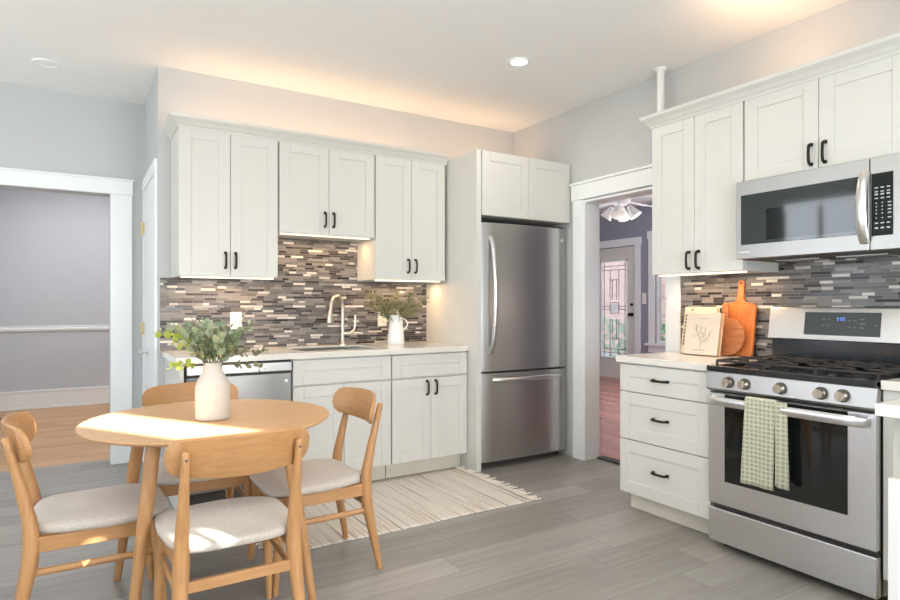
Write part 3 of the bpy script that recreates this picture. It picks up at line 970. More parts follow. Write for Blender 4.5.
# base cabinets under the sink run
DB = 0.61
r = cabinet('b', 'sink_cabinet', -2.227, -1.542, DB, 0.114, 0.875, 'white sink base cabinet with a wide false front over two doors', 'cabinet', None, True, hollow=True)
door(r, 'b', -2.225, -1.544, DB, 0.708, 0.866, name='drawer_front')
door(r, 'b', -2.225, -1.8865, DB, 0.118, 0.696, -1.915, 0.60)
door(r, 'b', -1.8835, -1.544, DB, 0.118, 0.696, -1.855, 0.60)
r = cabinet('b', 'base_cabinet', -1.536, -0.918, DB, 0.114, 0.875, 'white base cabinet with one drawer and two doors beside the fridge panel', 'cabinet', None, True)
door(r, 'b', -1.534, -0.920, DB, 0.708, 0.866, name='drawer')
door(r, 'b', -1.534, -1.2285, DB, 0.118, 0.696, -1.262, 0.628)
door(r, 'b', -1.2255, -0.920, DB, 0.118, 0.696, -1.192, 0.628)
tag(obj('end_panel', B('b').box(-2.885, -2.858, 0.002, DB + 0.02, 0, 0.875), M['cab'], None, 0.0015), 'white end panel at the left of the dishwasher', 'panel')

# countertop with the sink cut-out
SX0, SX1, SD0, SD1 = -2.13, -1.56, 0.14, 0.52
b = B('b')
t0, t1 = 0.877, 0.914
b.box(-2.905, SX0, 0.012, 0.65, t0, t1).box(SX1, -0.918, 0.012, 0.65, t0, t1).box(SX0, SX1, 0.012, SD0, t0, t1).box(SX0, SX1, SD1, 0.65, t0, t1)
tag(obj('countertop', b, M['quartz'], None, 0), 'cream quartz countertop over the sink cabinets', 'countertop')
b = B('b')
g = 0.008
b.box(SX0 + 0.001, SX1 - 0.001, SD0 + 0.001, SD1 - 0.001, 0.70, 0.704)
b.box(SX0 + 0.001, SX0 + g, SD0 + 0.001, SD1 - 0.001, 0.70, 0.906).box(SX1 - g, SX1 - 0.001, SD0 + 0.001, SD1 - 0.001, 0.70, 0.906)
b.box(SX0 + g, SX1 - g, SD0 + 0.001, SD0 + g, 0.70, 0.906).box(SX0 + g, SX1 - g, SD1 - g, SD1 - 0.001, 0.70, 0.906)
sk = obj('sink', b, M['steel_h'])
tag(sk, 'steel undermount sink set in the cream countertop', 'sink')
obj('drain', B('b').lathe([(0.04, 0.0), (0.04, 0.004), (0.02, 0.006)], (-1.80, 0.33, 0.704), 20), M['bright'], sk)

# tile splashbacks
ts = obj('tile_splashback', B().box(-2.914, -0.914, -0.011, -0.0005, 0.9145, 1.394).box(-2.231, -1.529, -0.011, -0.0005, 1.394, 1.70), M['tile_back'])
tag(ts, 'grey and brown glass strip mosaic behind the sink', 'tiles', None, 'structure')
ts = obj('tile_splashback', B('r').box(1.803, 3.6, 0.0005, 0.011, 0.9145, 1.399).box(2.449, 3.6, 0.0005, 0.011, 1.399, 1.86), M['tile_right'])
tag(ts, 'grey and brown glass strip mosaic behind the range', 'tiles', None, 'structure')

# ------------------------------------------------------------------ fridge enclosure
tag(obj('fridge_side_panel', B('b').box(-0.912, -0.872, 0.002, 0.748, 0, 2.345), M['cab'], None, 0.002), 'tall white panel on the left side of the fridge', 'panel')
r = cabinet('b', 'fridge_cabinet', -0.870, -0.008, 0.735, 1.872, 2.345, 'white two-door cabinet above the fridge', 'cabinet')
door(r, 'b', -0.868, -0.4405, 0.735, 1.873, 2.343)
door(r, 'b', -0.4375, -0.010, 0.735, 1.873, 2.343)

fr_ = base('refrigerator', (-0.44, -0.4, 0), 'stainless steel bottom-freezer refrigerator between the tall panel and the doorway', 'refrigerator')
F0, F1 = -0.860, -0.022
obj('body', B('b').box(F0 + 0.008, F1 - 0.008, 0.03, 0.665, 0.03, 1.80), paint('fridge_side', rgb(96, 96, 98), 0.5), fr_, 0.004)
obj('grille', B('b').box(F0 + 0.02, F1 - 0.02, 0.05, 0.655, 0.0, 0.03), M['slot'], fr_)
def bowed(u0, u1, z0, z1, d0, d1, bow, n=16, er=0.02):
    """door skin: flat back at d0, front bowed out to d1+bow with rounded upright edges"""
    poly = []
    for k in range(n + 1):
        t = k / n
        u = u0 + (u1 - u0) * t
        edge = min(t, 1 - t) * (u1 - u0)
        dd = d1 + bow * (1 - (2 * t - 1) ** 2)
        if edge < er:
            dd -= er * 0.7 * (1 - math.sqrt(max(0, 1 - (1 - edge / er) ** 2)))
        poly.append((u, dd))
    poly = [(u0, d0)] + poly + [(u1, d0)]
    b = B('b')
    b.prism(poly, 2, z0, z1)
    return b
dD = obj('door', bowed(F0, F1, 0.722, 1.825, 0.672, 0.732, 0.016), M['steel_v'], fr_, 0.003)
dF = obj('freezer_drawer', bowed(F0, F1, 0.055, 0.708, 0.672, 0.732, 0.016), M['steel_v'], fr_, 0.003)
for dd in (dD, dF):
    for p in dd.data.polygons: p.use_smooth = True
b = B('b')
hp = []
for k in range(13):
    t = k / 12
    hp.append((-0.780, 0.740 + 0.068 * math.sin(PI * t) ** 0.55 + 0.0, 0.86 + 0.86 * t))
b.tube(hp, 0.0185, 12, flat=(1.0, 0.7))
obj('handle', b, M['bright'], dD)['label'] = 'bright curved upright handle'
b = B('b')
hp = [(-0.765 + 0.66 * k / 12, 0.742 + 0.055 * math.sin(PI * k / 12) ** 0.5, 0.660) for k in range(13)]
b.tube(hp, 0.0185, 12, flat=(0.7, 1.0))
obj('handle', b, M['bright'], dF)['label'] = 'bright curved level handle'
obj('badge', B('b').prism(rounded(0.024, 0.034, 0.011, 4, -0.075, 1.73), 1, 0.735, 0.741), M['bright'], dD)['label'] = 'small oval maker badge'
obj('plate', B('b').box(-0.09, -0.045, 0.7345, 0.738, 0.775, 0.785), M['bright'], dD)
obj('hinge_cover', B('b').box(F1 - 0.10, F1 - 0.01, 0.60, 0.70, 1.8255, 1.845), M['slot'], fr_, 0.004)

# ------------------------------------------------------------------ dishwasher
dw = base('dishwasher', (-2.54, -0.33, 0), 'stainless steel dishwasher at the left end of the sink run, behind the dining table', 'dishwasher')
obj('body', B('b').box(-2.852, -2.232, 0.03, 0.60, 0.05, 0.872), M['slot'], dw)
dp = obj('door', B('b').box(-2.846, -2.236, 0.602, 0.630, 0.12, 0.792), M['steel_dw'], dw, 0.004)
obj('control_strip', B('b').box(-2.846, -2.236, 0.602, 0.650, 0.806, 0.864), M['steel_h'], dw, 0.006)
obj('pocket', B('b').box(-2.840, -2.242, 0.602, 0.626, 0.7925, 0.8055), M['slot'], dw)['label'] = 'dark finger pocket'
obj('badge', B('b').lathe([(0.010, 0.0), (0.010, 0.003)], (-2.268, 0.630, 0.745), 16, 'b'), M['bright'], dp)
obj('kick_plate', B('b').box(-2.846, -2.236, 0.50, 0.53, 0.0, 0.115), M['slot'], dw)

# ------------------------------------------------------------------ faucet
fc = base('faucet', (-1.682, -0.095, 0.914), 'brushed nickel gooseneck faucet with side lever behind the sink', 'faucet')
cx, cy = -1.682, -0.095
b = B().lathe([(0.027, 0), (0.027, 0.006), (0.020, 0.012), (0.0165, 0.03)], (cx, cy, 0.914), 20)
dx, dy = -0.80, -0.60
pts = [(cx, cy, 0.93), (cx, cy, 1.05), (cx, cy, 1.195)]
rad = 0.080
for k in range(1, 12):
    a = PI * k / 12
    o = rad * (1 - math.cos(a))
    pts.append((cx + dx * o, cy + dy * o, 1.195 + rad * 1.1 * math.sin(a)))
pts += [(cx + dx * 2 * rad, cy + dy * 2 * rad, 1.195), (cx + dx * 2.05 * rad, cy + dy * 2.05 * rad, 1.17)]
b.tube(pts, 0.0125, 14)
obj('spout', b, M['nickel'], fc)
e = (cx + dx * 2.05 * rad, cy + dy * 2.05 * rad)
obj('spray_head', B().tube([(e[0], e[1], 1.175), (e[0] + dx * .008, e[1] + dy * .008, 1.14), (e[0] + dx * .012, e[1] + dy * .012, 1.085)], [0.0145, 0.0165, 0.020], 14), M['nickel'], fc)
b = B().tube([(cx, cy, 1.0), (cx + 0.045, cy - 0.01, 1.0), (cx + 0.06, cy - 0.013, 1.005), (cx + 0.085, cy - 0.018, 1.03), (cx + 0.092, cy - 0.02, 1.07), (cx + 0.093, cy - 0.02, 1.14)], [0.014, 0.014, 0.012, 0.009, 0.008, 0.0075], 12)
b.tube([(cx + 0.08, cy - 0.016, 1.006), (cx + 0.15, cy - 0.03, 1.000)], [0.0075, 0.007], 10)
obj('lever', b, M['nickel'], fc)

# outlets
def outlet(u, label):
    o = base('wall_outlet', (u, -0.011, 1.105), label, 'outlet', 'outlets on the mosaic')
    obj('plate', B('b').box(u - 0.0385, u + 0.0385, 0.0112, 0.017, 1.046, 1.166), M['white_plastic'], o, 0.002)
    for z in (1.083, 1.129):
        s = obj('socket', B('b').prism(rounded(0.034, 0.030, 0.012, 4, u, z), 1, 0.017, 0.0188), M['white_plastic'], o)
        obj('slot', B('b').box(u - 0.0085, u - 0.0055, 0.0188, 0.0192, z - 0.004, z + 0.008).box(u + 0.0055, u + 0.0085, 0.0188, 0.0192, z - 0.004, z + 0.008), M['slot'], s)
outlet(-2.437, 'cream wall outlet on the mosaic above the dishwasher')
outlet(-1.317, 'cream wall outlet on the mosaic behind the white jug')

# ------------------------------------------------------------------ right run: drawers, counter, range, microwave
DR = 0.61
r = cabinet('r', 'drawer_cabinet', 1.845, 2.450, DR, 0.114, 0.875, 'white base cabinet of three drawers between the doorway and the range', 'cabinet', None, True)
for z0, z1 in ((0.712, 0.868), (0.432, 0.706), (0.116, 0.426)):
    zh = z0 + (z1 - z0) * 0.52
    door(r, 'r', 1.847, 2.448, DR, z0, z1, 2.140, zh, 'drawer', False, 0.094)
tag(obj('countertop', B('r').box(1.825, 2.452, 0.012, 0.645, 0.877, 0.914), M['quartz'], None, 0.003), 'short cream quartz countertop between the doorway and the range', 'countertop')

rg = base('gas_range', (-0.35, -2.84, 0), 'stainless steel gas range with black cooktop below the microwave', 'stove')
U0, U1 = 2.460, 3.216
obj('body', B('r').box(U0 + 0.002, U1 - 0.002, 0.03, 0.600, 0.03, 0.885), M['steel'], rg, 0.003)
obj('gap_sheet', B('r').box(U0 + 0.004, U1 - 0.004, 0.6005, 0.626, 0.04, 0.78), M['slot'], rg)['label'] = 'dark sheet that blackens the gaps round the oven door'  # dark sheet put behind the door so the gaps read black
for u in (U0 + 0.05, U1 - 0.05):
    for d in (0.10, 0.58):
        obj('foot', B('r').lathe([(0.018, 0), (0.018, 0.0305)], (u, d, 0), 12), M['slot'], rg)
M['steel_front'] = metal('range_front_steel', rgb(226, 227, 228), 0.34, 1)
obj('bottom_drawer', B('r').box(U0, U1, 0.627, 0.665, 0.035, 0.203), M['steel_front'], rg, 0.006)
od = obj('oven_door', B('r').box(U0, U1, 0.627, 0.668, 0.226, 0.778), M['steel_front'], rg, 0.006)
obj('window', B('r').box(2.553, 3.110, 0.6682, 0.6705, 0.345, 0.775), M['glass_black'], od, 0.001)['label'] = 'black oven window'
b = B('r')
hp = [(U0 + 0.028, 0.668, 0.744), (U0 + 0.030, 0.700, 0.745), (U0 + 0.055, 0.715, 0.745)] + [(U0 + 0.1 + (U1 - U0 - 0.2) * k / 8, 0.718, 0.745) for k in range(9)] + [(U1 - 0.055, 0.715, 0.745), (U1 - 0.030, 0.700, 0.745), (U1 - 0.028, 0.668, 0.744)]
b.tube(hp, 0.0215, 14, flat=(0.38, 1.0))
obj('handle', b, M['bright'], od)['label'] = 'broad bright oven handle'
b = B('r')
b.prism([(0.602, 0.790), (0.672, 0.790), (0.680, 0.800), (0.668, 0.8835), (0.602, 0.8835)], 0, U0 - 0.001, U1 + 0.003)
cpn = obj('control_panel', b, M['steel_mw'], rg, 0.003)
for u in (2.579, 2.662, 2.834, 3.008, 3.094):
    k = B('r')
    k.lathe([(0.0225, 0.008), (0.0215, 0.030), (0.019, 0.034)], (u, 0.674, 0.838), 24, 'b')
    k.box(u - 0.005, u + 0.005, 0.704, 0.716, 0.818, 0.858)
    kn = obj('knob', k, M['nickel'], cpn)
    obj('skirt', B('r').lathe([(0.0275, 0.0), (0.0275, 0.005), (0.0225, 0.0078)], (u, 0.674, 0.838), 24, 'b'), M['slot'], cpn)
b = B('r')
b.box(U0 - 0.002, U1 + 0.002, 0.03, 0.676, 0.886, 0.898)
b.box(U0 - 0.002, U1 + 0.002, 0.640, 0.678, 0.884, 0.913).box(U0 - 0.002, U0 + 0.018, 0.03, 0.676, 0.886, 0.911).box(U1 - 0.018, U1 + 0.002, 0.03, 0.676, 0.886, 0.911)
ck = obj('cooktop', b, M['dark'], rg, 0.004)
for (u, d, s) in ((2.60, 0.24, 1.0), (2.60, 0.48, 1.2), (2.838, 0.34, 0.9), (3.075, 0.24, 0.85), (3.075, 0.48, 1.1)):
    bb = B('r').lathe([(0.048 * s, 0), (0.048 * s, 0.008), (0.036 * s, 0.010), (0.036 * s, 0.020), (0.030 * s, 0.023)], (u, d, 0.898), 24)
    obj('burner', bb, M['iron'], ck)
for g0, g1 in ((2.476, 2.715), (2.722, 2.954), (2.961, 3.200)):
    b = B('r')
    zt = 0.934
    def bar(a, c):
        b.tube([a, c], 0.0065, 6)
    for d in (0.135, 0.615):
        bar((g0, d, zt), (g1, d, zt))
    for u in (g0, g1):
        bar((u, 0.135, zt), (u, 0.615, zt))
    m = (g0 + g1) / 2
    for d in (0.24, 0.365, 0.49):
        bar((g0, d, zt + 0.002), (m - 0.028, d, zt + 0.002)); bar((m + 0.028, d, zt + 0.002), (g1, d, zt + 0.002))
    for d0, d1 in ((0.135, 0.19), (0.28, 0.45), (0.54, 0.615)):
        bar((m, d0, zt + 0.002), (m, d1, zt + 0.002))
    for u in (g0, g1):
        for d in (0.135, 0.365, 0.615):
            b.tube([(u, d, zt), (u, d, 0.898)], 0.007, 6)
    obj('grate', b, M['iron'], ck)
b = B('r')
b.box(U0 + 0.012, U1 - 0.012, 0.030, 0.118, 0.9085, 1.034)
obj('vent_riser', b, M['dark'], rg, 0.004)['label'] = 'black lower riser of the backguard'
b = B('r').prism([(0.014, 1.036), (0.146, 1.036), (0.140, 1.052), (0.118, 1.196), (0.112, 1.204), (0.014, 1.204)], 0, U0 + 0.002, U1 - 0.002)
bg = obj('backguard', b, M['steel_front'], rg, 0.003)
# display glass lies on the sloping face
def on_face(z):     # d of the sloping face at height z
    return 0.140 + (0.118 - 0.140) * (z - 1.052) / (1.196 - 1.052)
def slab(u0, u1, z0, z1, t0, t1, fr='r', f=on_face):
    b = B(fr)
    b.hexa([(u0, f(z0) + t0, z0), (u1, f(z0) + t0, z0), (u1, f(z0) + t1, z0), (u0, f(z0) + t1, z0)],
           [(u0, f(z1) + t0, z1), (u1, f(z1) + t0, z1), (u1, f(z1) + t1, z1), (u0, f(z1) + t1, z1)])
    return b
disp = obj('display', slab(2.653, 3.007, 1.062, 1.178, -0.001, 0.0025), M['plastic_dark'], bg, 0.001)
def seg_digit(b, u, z, w, h, on, put):
    t = 0.0022
    segs = {'a': (u, u + w, z + h - t, z + h), 'd': (u, u + w, z, z + t), 'g': (u, u + w, z + h / 2 - t / 2, z + h / 2 + t / 2),
            'f': (u, u + t, z + h / 2, z + h), 'b': (u + w - t, u + w, z + h / 2, z + h), 'e': (u, u + t, z, z + h / 2), 'c': (u + w - t, u + w, z, z + h / 2)}
    for s in on:
        put(b, segs[s])
b = B('r')
def put(b, s):
    t = slab(s[0], s[1], s[2], s[3], 0.0025, 0.0032)
    o = len(b.v); b.v += t.v; b.f += [[i + o for i in f] for f in t.f]; b.sm += t.sm
for i, on in enumerate(('abcdfg', 'abcdef', 'abcdg')):
    seg_digit(b, 2.811 + i * 0.0125 + (0.004 if i else 0), 1.136, 0.0085, 0.017, on, put)
obj('clock_digits', b, M['digits'], disp)['label'] = 'small blue clock digits'
for u, z, w in ((2.716, 1.140, 0.016), (2.716, 1.108, 0.012), (2.742, 1.140, 0.010), (2.742, 1.108, 0.010), (2.838, 1.134, 0.013), (2.862, 1.134, 0.014), (2.838, 1.102, 0.014),
                (2.862, 1.102, 0.014), (2.890, 1.142, 0.022), (2.890, 1.120, 0.026), (2.890, 1.100, 0.022), (2.957, 1.112, 0.010)):
    b = B('r')
    put(b, (u + 0.025, u + 0.025 + w, z, z + 0.006))
    obj('key_legend', b, M['legend'], disp)

# towel over the oven handle
b = B('r')
nu, nv = 30, 40
def towel_pt(a, t):
    """a across 0..1, t along 0..1 from the front hem over the bar to the back hem"""
    u = 2.700 + 0.142 * a
    zf, zb = 0.385, 0.50
    L1, L2 = 0.785 - zf, 0.785 - zb
    s = t * (L1 + L2 + 0.03)
    rip = 0.004 * math.sin(a * 9 + 1.0)
    if s < L1:
        z = zf + s
        d = 0.7335 + rip * (1 - s / L1) + 0.003 * (1 - s / L1)
        u += 0.010 * (1 - s / L1) * (a - 0.6) - 0.012 * (1 - s / L1)
    elif s < L1 + 0.03:
        q = (s - L1) / 0.03
        z = 0.785 + 0.004 * math.sin(PI * q)
        d = 0.7335 - 0.031 * q
    else:
        z = 0.785 - (s - L1 - 0.03)
        d = 0.7025 - 0.004 * ((s - L1) / L2)
        u += 0.004
    return (u, d, z)
vs = [towel_pt(i / nu, j / nv) for j in range(nv + 1) for i in range(nu + 1)]
fs = [(j * (nu + 1) + i, j * (nu + 1) + i + 1, (j + 1) * (nu + 1) + i + 1, (j + 1) * (nu + 1) + i) for j in range(nv) for i in range(nu)]
b.add(vs, fs, True)
tw = obj('kitchen_towel', b, M['towel'])
md = tw.modifiers.new('cloth', 'SOLIDIFY'); md.thickness = 0.004; md.offset = 0
tag(tw, 'sage green waffle towel hanging over the oven handle', 'towel')
b = B('r')
vs = []
for j in range(21):
    t = j / 20
    for i in range(13):
        a = i / 12
        u = 2.842 + 0.047 * a + 0.010 * t * a
        z = 0.782 - 0.372 * t - 0.012 * math.sin(a * 2.2) * t
        d = 0.7315 - 0.010 * a + 0.005 * math.sin(a * 7) * t - 0.010 * (1 - t) * a
        vs.append((u, max(d, 0.7225), z))
b.add(vs, [(j * 13 + i, j * 13 + i + 1, (j + 1) * 13 + i + 1, (j + 1) * 13 + i) for j in range(20) for i in range(12)], True)
fo = obj('fold', b, M['towel'], tw)
md = fo.modifiers.new('cloth', 'SOLIDIFY'); md.thickness = 0.004; md.offset = 0

mw = base('microwave', (-0.2, -2.83, 1.455), 'stainless steel over-the-range microwave with a black keypad', 'microwave')
obj('body', B('r').box(2.456, 3.210, 0.014, 0.396, 1.462, 1.862), M['steel'], mw, 0.003)
obj('vent_panel', B('r').box(2.47, 3.198, 0.05, 0.39, 1.452, 1.4615), M['slot'], mw)
b = B('r')
for i in range(2):
    b.box(2.56 + i * 0.30, 2.78 + i * 0.30, 0.10, 0.24, 1.447, 1.4518)
obj('grease_filter', b, M['steel_h'], mw)
md_ = obj('door', B('r').box(2.456, 3.084, 0.398, 0.424, 1.455, 1.860), M['steel_mw'], mw, 0.004)
obj('window', B('r').box(2.484, 3.050, 0.4242, 0.4262, 1.528, 1.786), M['glass_grey'], md_, 0.001)['label'] = 'dark glass door window'
obj('screen', B('r').box(2.62, 3.03, 0.4262, 0.4266, 1.545, 1.70), M['glass_black'], md_)
hp = [(3.068, 0.424 + 0.0405 * math.sin(PI * k / 12) ** 0.6, 1.487 + 0.312 * k / 12) for k in range(13)]
obj('handle', B('r').tube(hp, 0.018, 12, flat=(1.2, 0.4)), M['bright'], md_)['label'] = 'bright curved handle'
kp = obj('control_panel', B('r').box(3.087, 3.210, 0.398, 0.424, 1.455, 1.860), M['steel_mw'], mw, 0.003)
pad = obj('keypad', B('r').box(3.094, 3.176, 0.4242, 0.4262, 1.516, 1.788), M['glass_black'], kp, 0.001)
b = B('r')
for r_, z in enumerate((1.722, 1.705, 1.692, 1.676, 1.655, 1.640, 1.625, 1.610, 1.590, 1.568, 1.546)):
    for c in range(3):
        u = 3.106 + c * 0.023
        small = 4 <= r_ <= 8
        w = 0.005 if small and c < 2 else 0.013
        h = 0.005 if r_ not in (2, 10) else 0.007
        b.box(u + (0.004 if small else 0), u + w + (0.004 if small else 0), 0.4262, 0.4265, z, z + h)
obj('key', b, M['key'], pad)['label'] = 'pale rows of key legends'
obj('badge', B('r').box(2.475, 2.535, 0.4242, 0.4246, 1.487, 1.494), M['bright'], md_)

# counter and cabinet right of the range, and the peninsula
r = cabinet('r', 'filler_cabinet', 3.2225, 3.470, 0.630, 0.114, 0.875, 'narrow white base cabinet just right of the range', 'cabinet', None, True)
tag(obj('countertop', B('r').box(3.2215, 3.474, 0.012, 0.650, 0.877, 0.914), M['quartz'], None, 0.003), 'small piece of cream countertop right of the range', 'countertop')
pn = base('peninsula_cabinet', (-0.65, -3.8, 0), 'white peninsula cabinet cut by the right edge of the photo', 'cabinet')
obj('body', B('r').box(3.500, 4.10, 0.002, 1.235, 0, 0.875), M['cab'], pn, 0.002)
obj('corner_block', B('r').box(3.500, 3.532, 1.2355, 1.272, 0, 0.686), M['cab'], pn, 0.003)
obj('pilaster', B('r').box(3.545, 3.575, 1.2355, 1.272, 0, 0.874), M['cab'], pn, 0.003)
obj('end_panel', shaker('r', 3.60, 4.08, 1.2355, 0.02, 0.86), M['cab'], pn, 0.002)
tag(obj('countertop', B('r').box(3.478, 4.13, 0.002, 1.303, 0.877, 0.914), M['quartz'], None, 0.003), 'cream peninsula countertop corner at the right edge of the photo', 'countertop')

# ------------------------------------------------------------------ things on the right counter
def leaning(root_loc, rx):
    """frame standing on the counter and tipped back towards the right wall"""
    return Matrix.Translation(root_loc) @ Matrix.Rotation(rx, 4, 'Y')
def tip(b, foot, ang, turn=0.0):
    """tilts everything in b about the line x=foot.x, z=foot.z (towards +x) and turns it about z"""
    m = Matrix.Translation(foot) @ Matrix.Rotation(turn, 4, 'Z') @ Matrix.Rotation(ang, 4, 'Y') @ Matrix.Translation([-c for c in foot])
    b.v = [tuple(m @ Vector(p)) for p in b.v]
    return b
# tall board
bb = base('cutting_board', (-0.10, -2.235, 0.9145), 'tall orange-brown wooden cutting board with a handle, against the mosaic', 'cutting board')
yc = -2.228
foot = (-0.065, yc, 0.9145)
pts = []
W2, zt = 0.104, 0.325
out = [(-W2 + 0.012, 0), (W2 - 0.012, 0), (W2, 0.012), (W2, zt - 0.045)]
for k in range(5):
    a = R(90 * k / 4); out.append((W2 - 0.035 + 0.035 * math.cos(a), zt - 0.045 + 0.035 * math.sin(a)))
out += [(0.040, zt - 0.008), (0.027, zt + 0.004), (0.021, zt + 0.02)]
out += [(0.019, zt + 0.075), (0.021, zt + 0.105)]
for k in range(1, 7):
    a = R(180 * k / 7); out.append((0.022 * math.cos(a), zt + 0.108 + 0.020 * math.sin(a)))
out += [(-0.021, zt + 0.105), (-0.019, zt + 0.075), (-0.021, zt + 0.02), (-0.027, zt + 0.004), (-0.040, zt - 0.008)]
for k in range(5):
    a = R(90 + 90 * k / 4); out.append((-W2 + 0.035 + 0.035 * math.cos(a), zt - 0.045 + 0.035 * math.sin(a)))
out += [(-W2, zt - 0.045), (-W2, 0.012)]
b = B().prism([(yc + p[0], 0.9145 + p[1]) for p in out], 0, -0.083, -0.065)
o = obj('board', tip(b, foot, R(8.5)), M['board'], bb, 0.003)
b = B().lathe([(0.0075, 0), (0.0075, 0.002)], (-0.0845, yc, 0.9145 + zt + 0.107), 14, 'x')
obj('hanging_hole', tip(b, foot, R(8.5)), M['slot'], bb)
# round board
b = B()
yr, rr = -2.190, 0.112
foot = (-0.110, yr, 0.9145)
out = []
for k in range(33):
    a = R(100 + 340 * k / 32)
    out.append((rr * math.cos(a), rr + rr * math.sin(a)))
out += [(0.020, 2 * rr + 0.025), (0.019, 2 * rr + 0.075)]
for k in range(1, 6):
    a = R(180 * k / 6); out.append((0.0185 * math.cos(a), 2 * rr + 0.078 + 0.016 * math.sin(a)))
out += [(-0.019, 2 * rr + 0.075), (-0.020, 2 * rr + 0.025)]
rb = base('round_board', (-0.15, yr, 0.9145), 'round brown serving board with a short handle, leaning before the tall board', 'cutting board')
m = Matrix.Translation((0, yr, 0.9145 + rr)) @ Matrix.Rotation(R(-9), 4, 'X') @ Matrix.Translation((0, -yr, -0.9145 - rr))
b.prism([(yr + p[0], 0.9145 + p[1]) for p in out], 0, -0.126, -0.110)
b.v = [tuple(m @ Vector(p)) for p in b.v]
obj('board', tip(b, foot, R(9)), M['board2'], rb, 0.003)
# books
def book(name, y0, y1, h, xb, t, ang, label, mat, turn=0.0):
    """stands upright facing the room (-x); y0 is its left end seen from the room"""
    z0 = 0.9145
    foot = (xb + t, (y0 + y1) / 2, z0)
    root = base(name, foot, label, 'book', 'cookbooks on the counter')
    w = lambda b: tip(b, foot, ang, turn)
    c = B().box(xb, xb + 0.003, y1, y0, z0, z0 + h).box(xb + t - 0.003, xb + t, y1, y0, z0, z0 + h).box(xb, xb + t, y0 - 0.003, y0, z0, z0 + h)
    obj('cover', w(c), mat, root, 0.001)
    obj('pages', w(B().box(xb + 0.0032, xb + t - 0.0032, y1 + 0.004, y0 - 0.0032, z0 + 0.003, z0 + h - 0.003)), M['pages'], root)
    return root, w, xb, z0
root, w, xb, z0 = book("cookbook", -1.930, -2.150, 0.288, -0.188, 0.030, R(10), 'taller cream cookbook with dark spine lettering, behind the one with the drawing', M['cover2'])
for k in range(9):
    zz = z0 + 0.05 + 0.022 * k
    obj('spine_mark', w(B().box(xb - 0.0006, xb - 0.0001, -1.951, -1.940, zz, zz + (0.014 if k % 3 else 0.017))), M['ink'], root)
obj('emblem', w(B().box(xb - 0.0006, xb - 0.0001, -1.990, -1.978, z0 + 0.264, z0 + 0.277)), M['ink'], root)
root, w, xb, z0 = book('cookbook', -1.986, -2.213, 0.252, -0.236, 0.034, R(10), 'cream cookbook with a botanical line drawing on its cover, in front', M['cover'])
b = B()
def ink(pts, r=0.0010):
    b.tube([(xb - 0.0004, -1.990 - 0.206 * u, z0 + v * 0.252) for u, v in pts], r, 5)
def arc(u, v, ru, rv, a0, a1, n=8):
    return [(u + ru * math.cos(R(a0 + (a1 - a0) * k / n)), v + rv * math.sin(R(a0 + (a1 - a0) * k / n))) for k in range(n + 1)]
ink([(0.52, 0.15), (0.53, 0.25), (0.50, 0.36), (0.42, 0.48), (0.36, 0.60), (0.33, 0.70)])
ink([(0.50, 0.36), (0.60, 0.44), (0.66, 0.55), (0.64, 0.64)])
ink([(0.53, 0.28), (0.64, 0.32), (0.74, 0.40), (0.80, 0.50)])
for u, v, ru, rv in ((0.32, 0.66, 0.07, 0.06), (0.42, 0.60, 0.08, 0.07), (0.57, 0.58, 0.09, 0.08), (0.30, 0.44, 0.07, 0.035), (0.68, 0.34, 0.09, 0.04), (0.80, 0.50, 0.04, 0.05), (0.50, 0.47, 0.05, 0.05), (0.64, 0.44, 0.06, 0.03)):
    ink(arc(u, v, ru, rv, 0, 300), 0.0008)
obj('drawing', w(b), M['ink'], root)['label'] = 'botanical line drawing'
for pp_ in ([(0.40, 0.86), (0.72, 0.86)], [(0.26, 0.11), (0.70, 0.11)]):
    b = B()
    ink(pp_, 0.0011)
    obj('print_line', w(b), M['ink'], root)

# ------------------------------------------------------------------ things on the left counter
jg = base('jug', (-1.292, -0.205, 0.914), 'white porcelain jug on the countertop beside the fridge panel', 'jug')
jx, jy = -1.292, -0.205
k = 0.914
b = B().lathe([(0.062, 0.0), (0.066, 0.006), (0.064, 0.05), (0.058, 0.11), (0.053, 0.155), (0.052, 0.185), (0.055, 0.220), (0.051, 0.220), (0.048, 0.185), (0.049, 0.15), (0.054, 0.10), (0.058, 0.03)], (jx, jy, k), 32)
for i, p in enumerate(b.v):         # pull the lip into a spout on the left
    if p[2] > k + 0.205 and p[0] < jx - 0.025:
        b.v[i] = (p[0] - 0.010, p[1], p[2] + 0.006)
obj('body', b, M['porcelain'], jg)
hp = [(jx + 0.050, jy, k + 0.200)] + [(jx + 0.056 + 0.044 * math.sin(PI * t), jy, k + 0.207 - 0.105 * t) for t in (0.15, 0.3, 0.45, 0.6, 0.75, 0.9)] + [(jx + 0.055, jy, k + 0.095)]
obj('handle', B().tube(hp, 0.0065, 10), M['porcelain'], jg)

def leaf(b, c, d, up, L, W, round_=False):
    d = Vector(d).normalized()
    s = d.cross(Vector(up))
    if s.length < 1e-3:
        s = d.cross(Vector((1, 0, 0)))
    s.normalize()
    n = s.cross(d)
    c = Vector(c)
    if round_:
        vs = []
        for k in range(10):
            a = 2 * PI * k / 10
            cu = 0.12 * W * math.cos(2 * a)
            vs.append(tuple(c + d * (L * 0.5 + L * 0.5 * -math.cos(a)) + s * (W * 0.5 * math.sin(a)) + n * cu))
        b.add(vs, [tuple(range(10))], True)
    else:
        p = [(0, 0, 0), (0.3, 0.42, 0.05), (0.65, 0.40, 0.02), (1, 0, -0.08), (0.65, -0.40, 0.02), (0.3, -0.42, 0.05), (0.35, 0, -0.02), (0.68, 0, -0.05)]
        vs = [tuple(c + d * (L * q[0]) + s * (W * q[1]) + n * (L * q[2])) for q in p]
        b.add(vs, [(0, 1, 6), (1, 2, 7, 6), (2, 3, 7), (3, 4, 7), (4, 5, 6, 7), (5, 0, 6)], True)

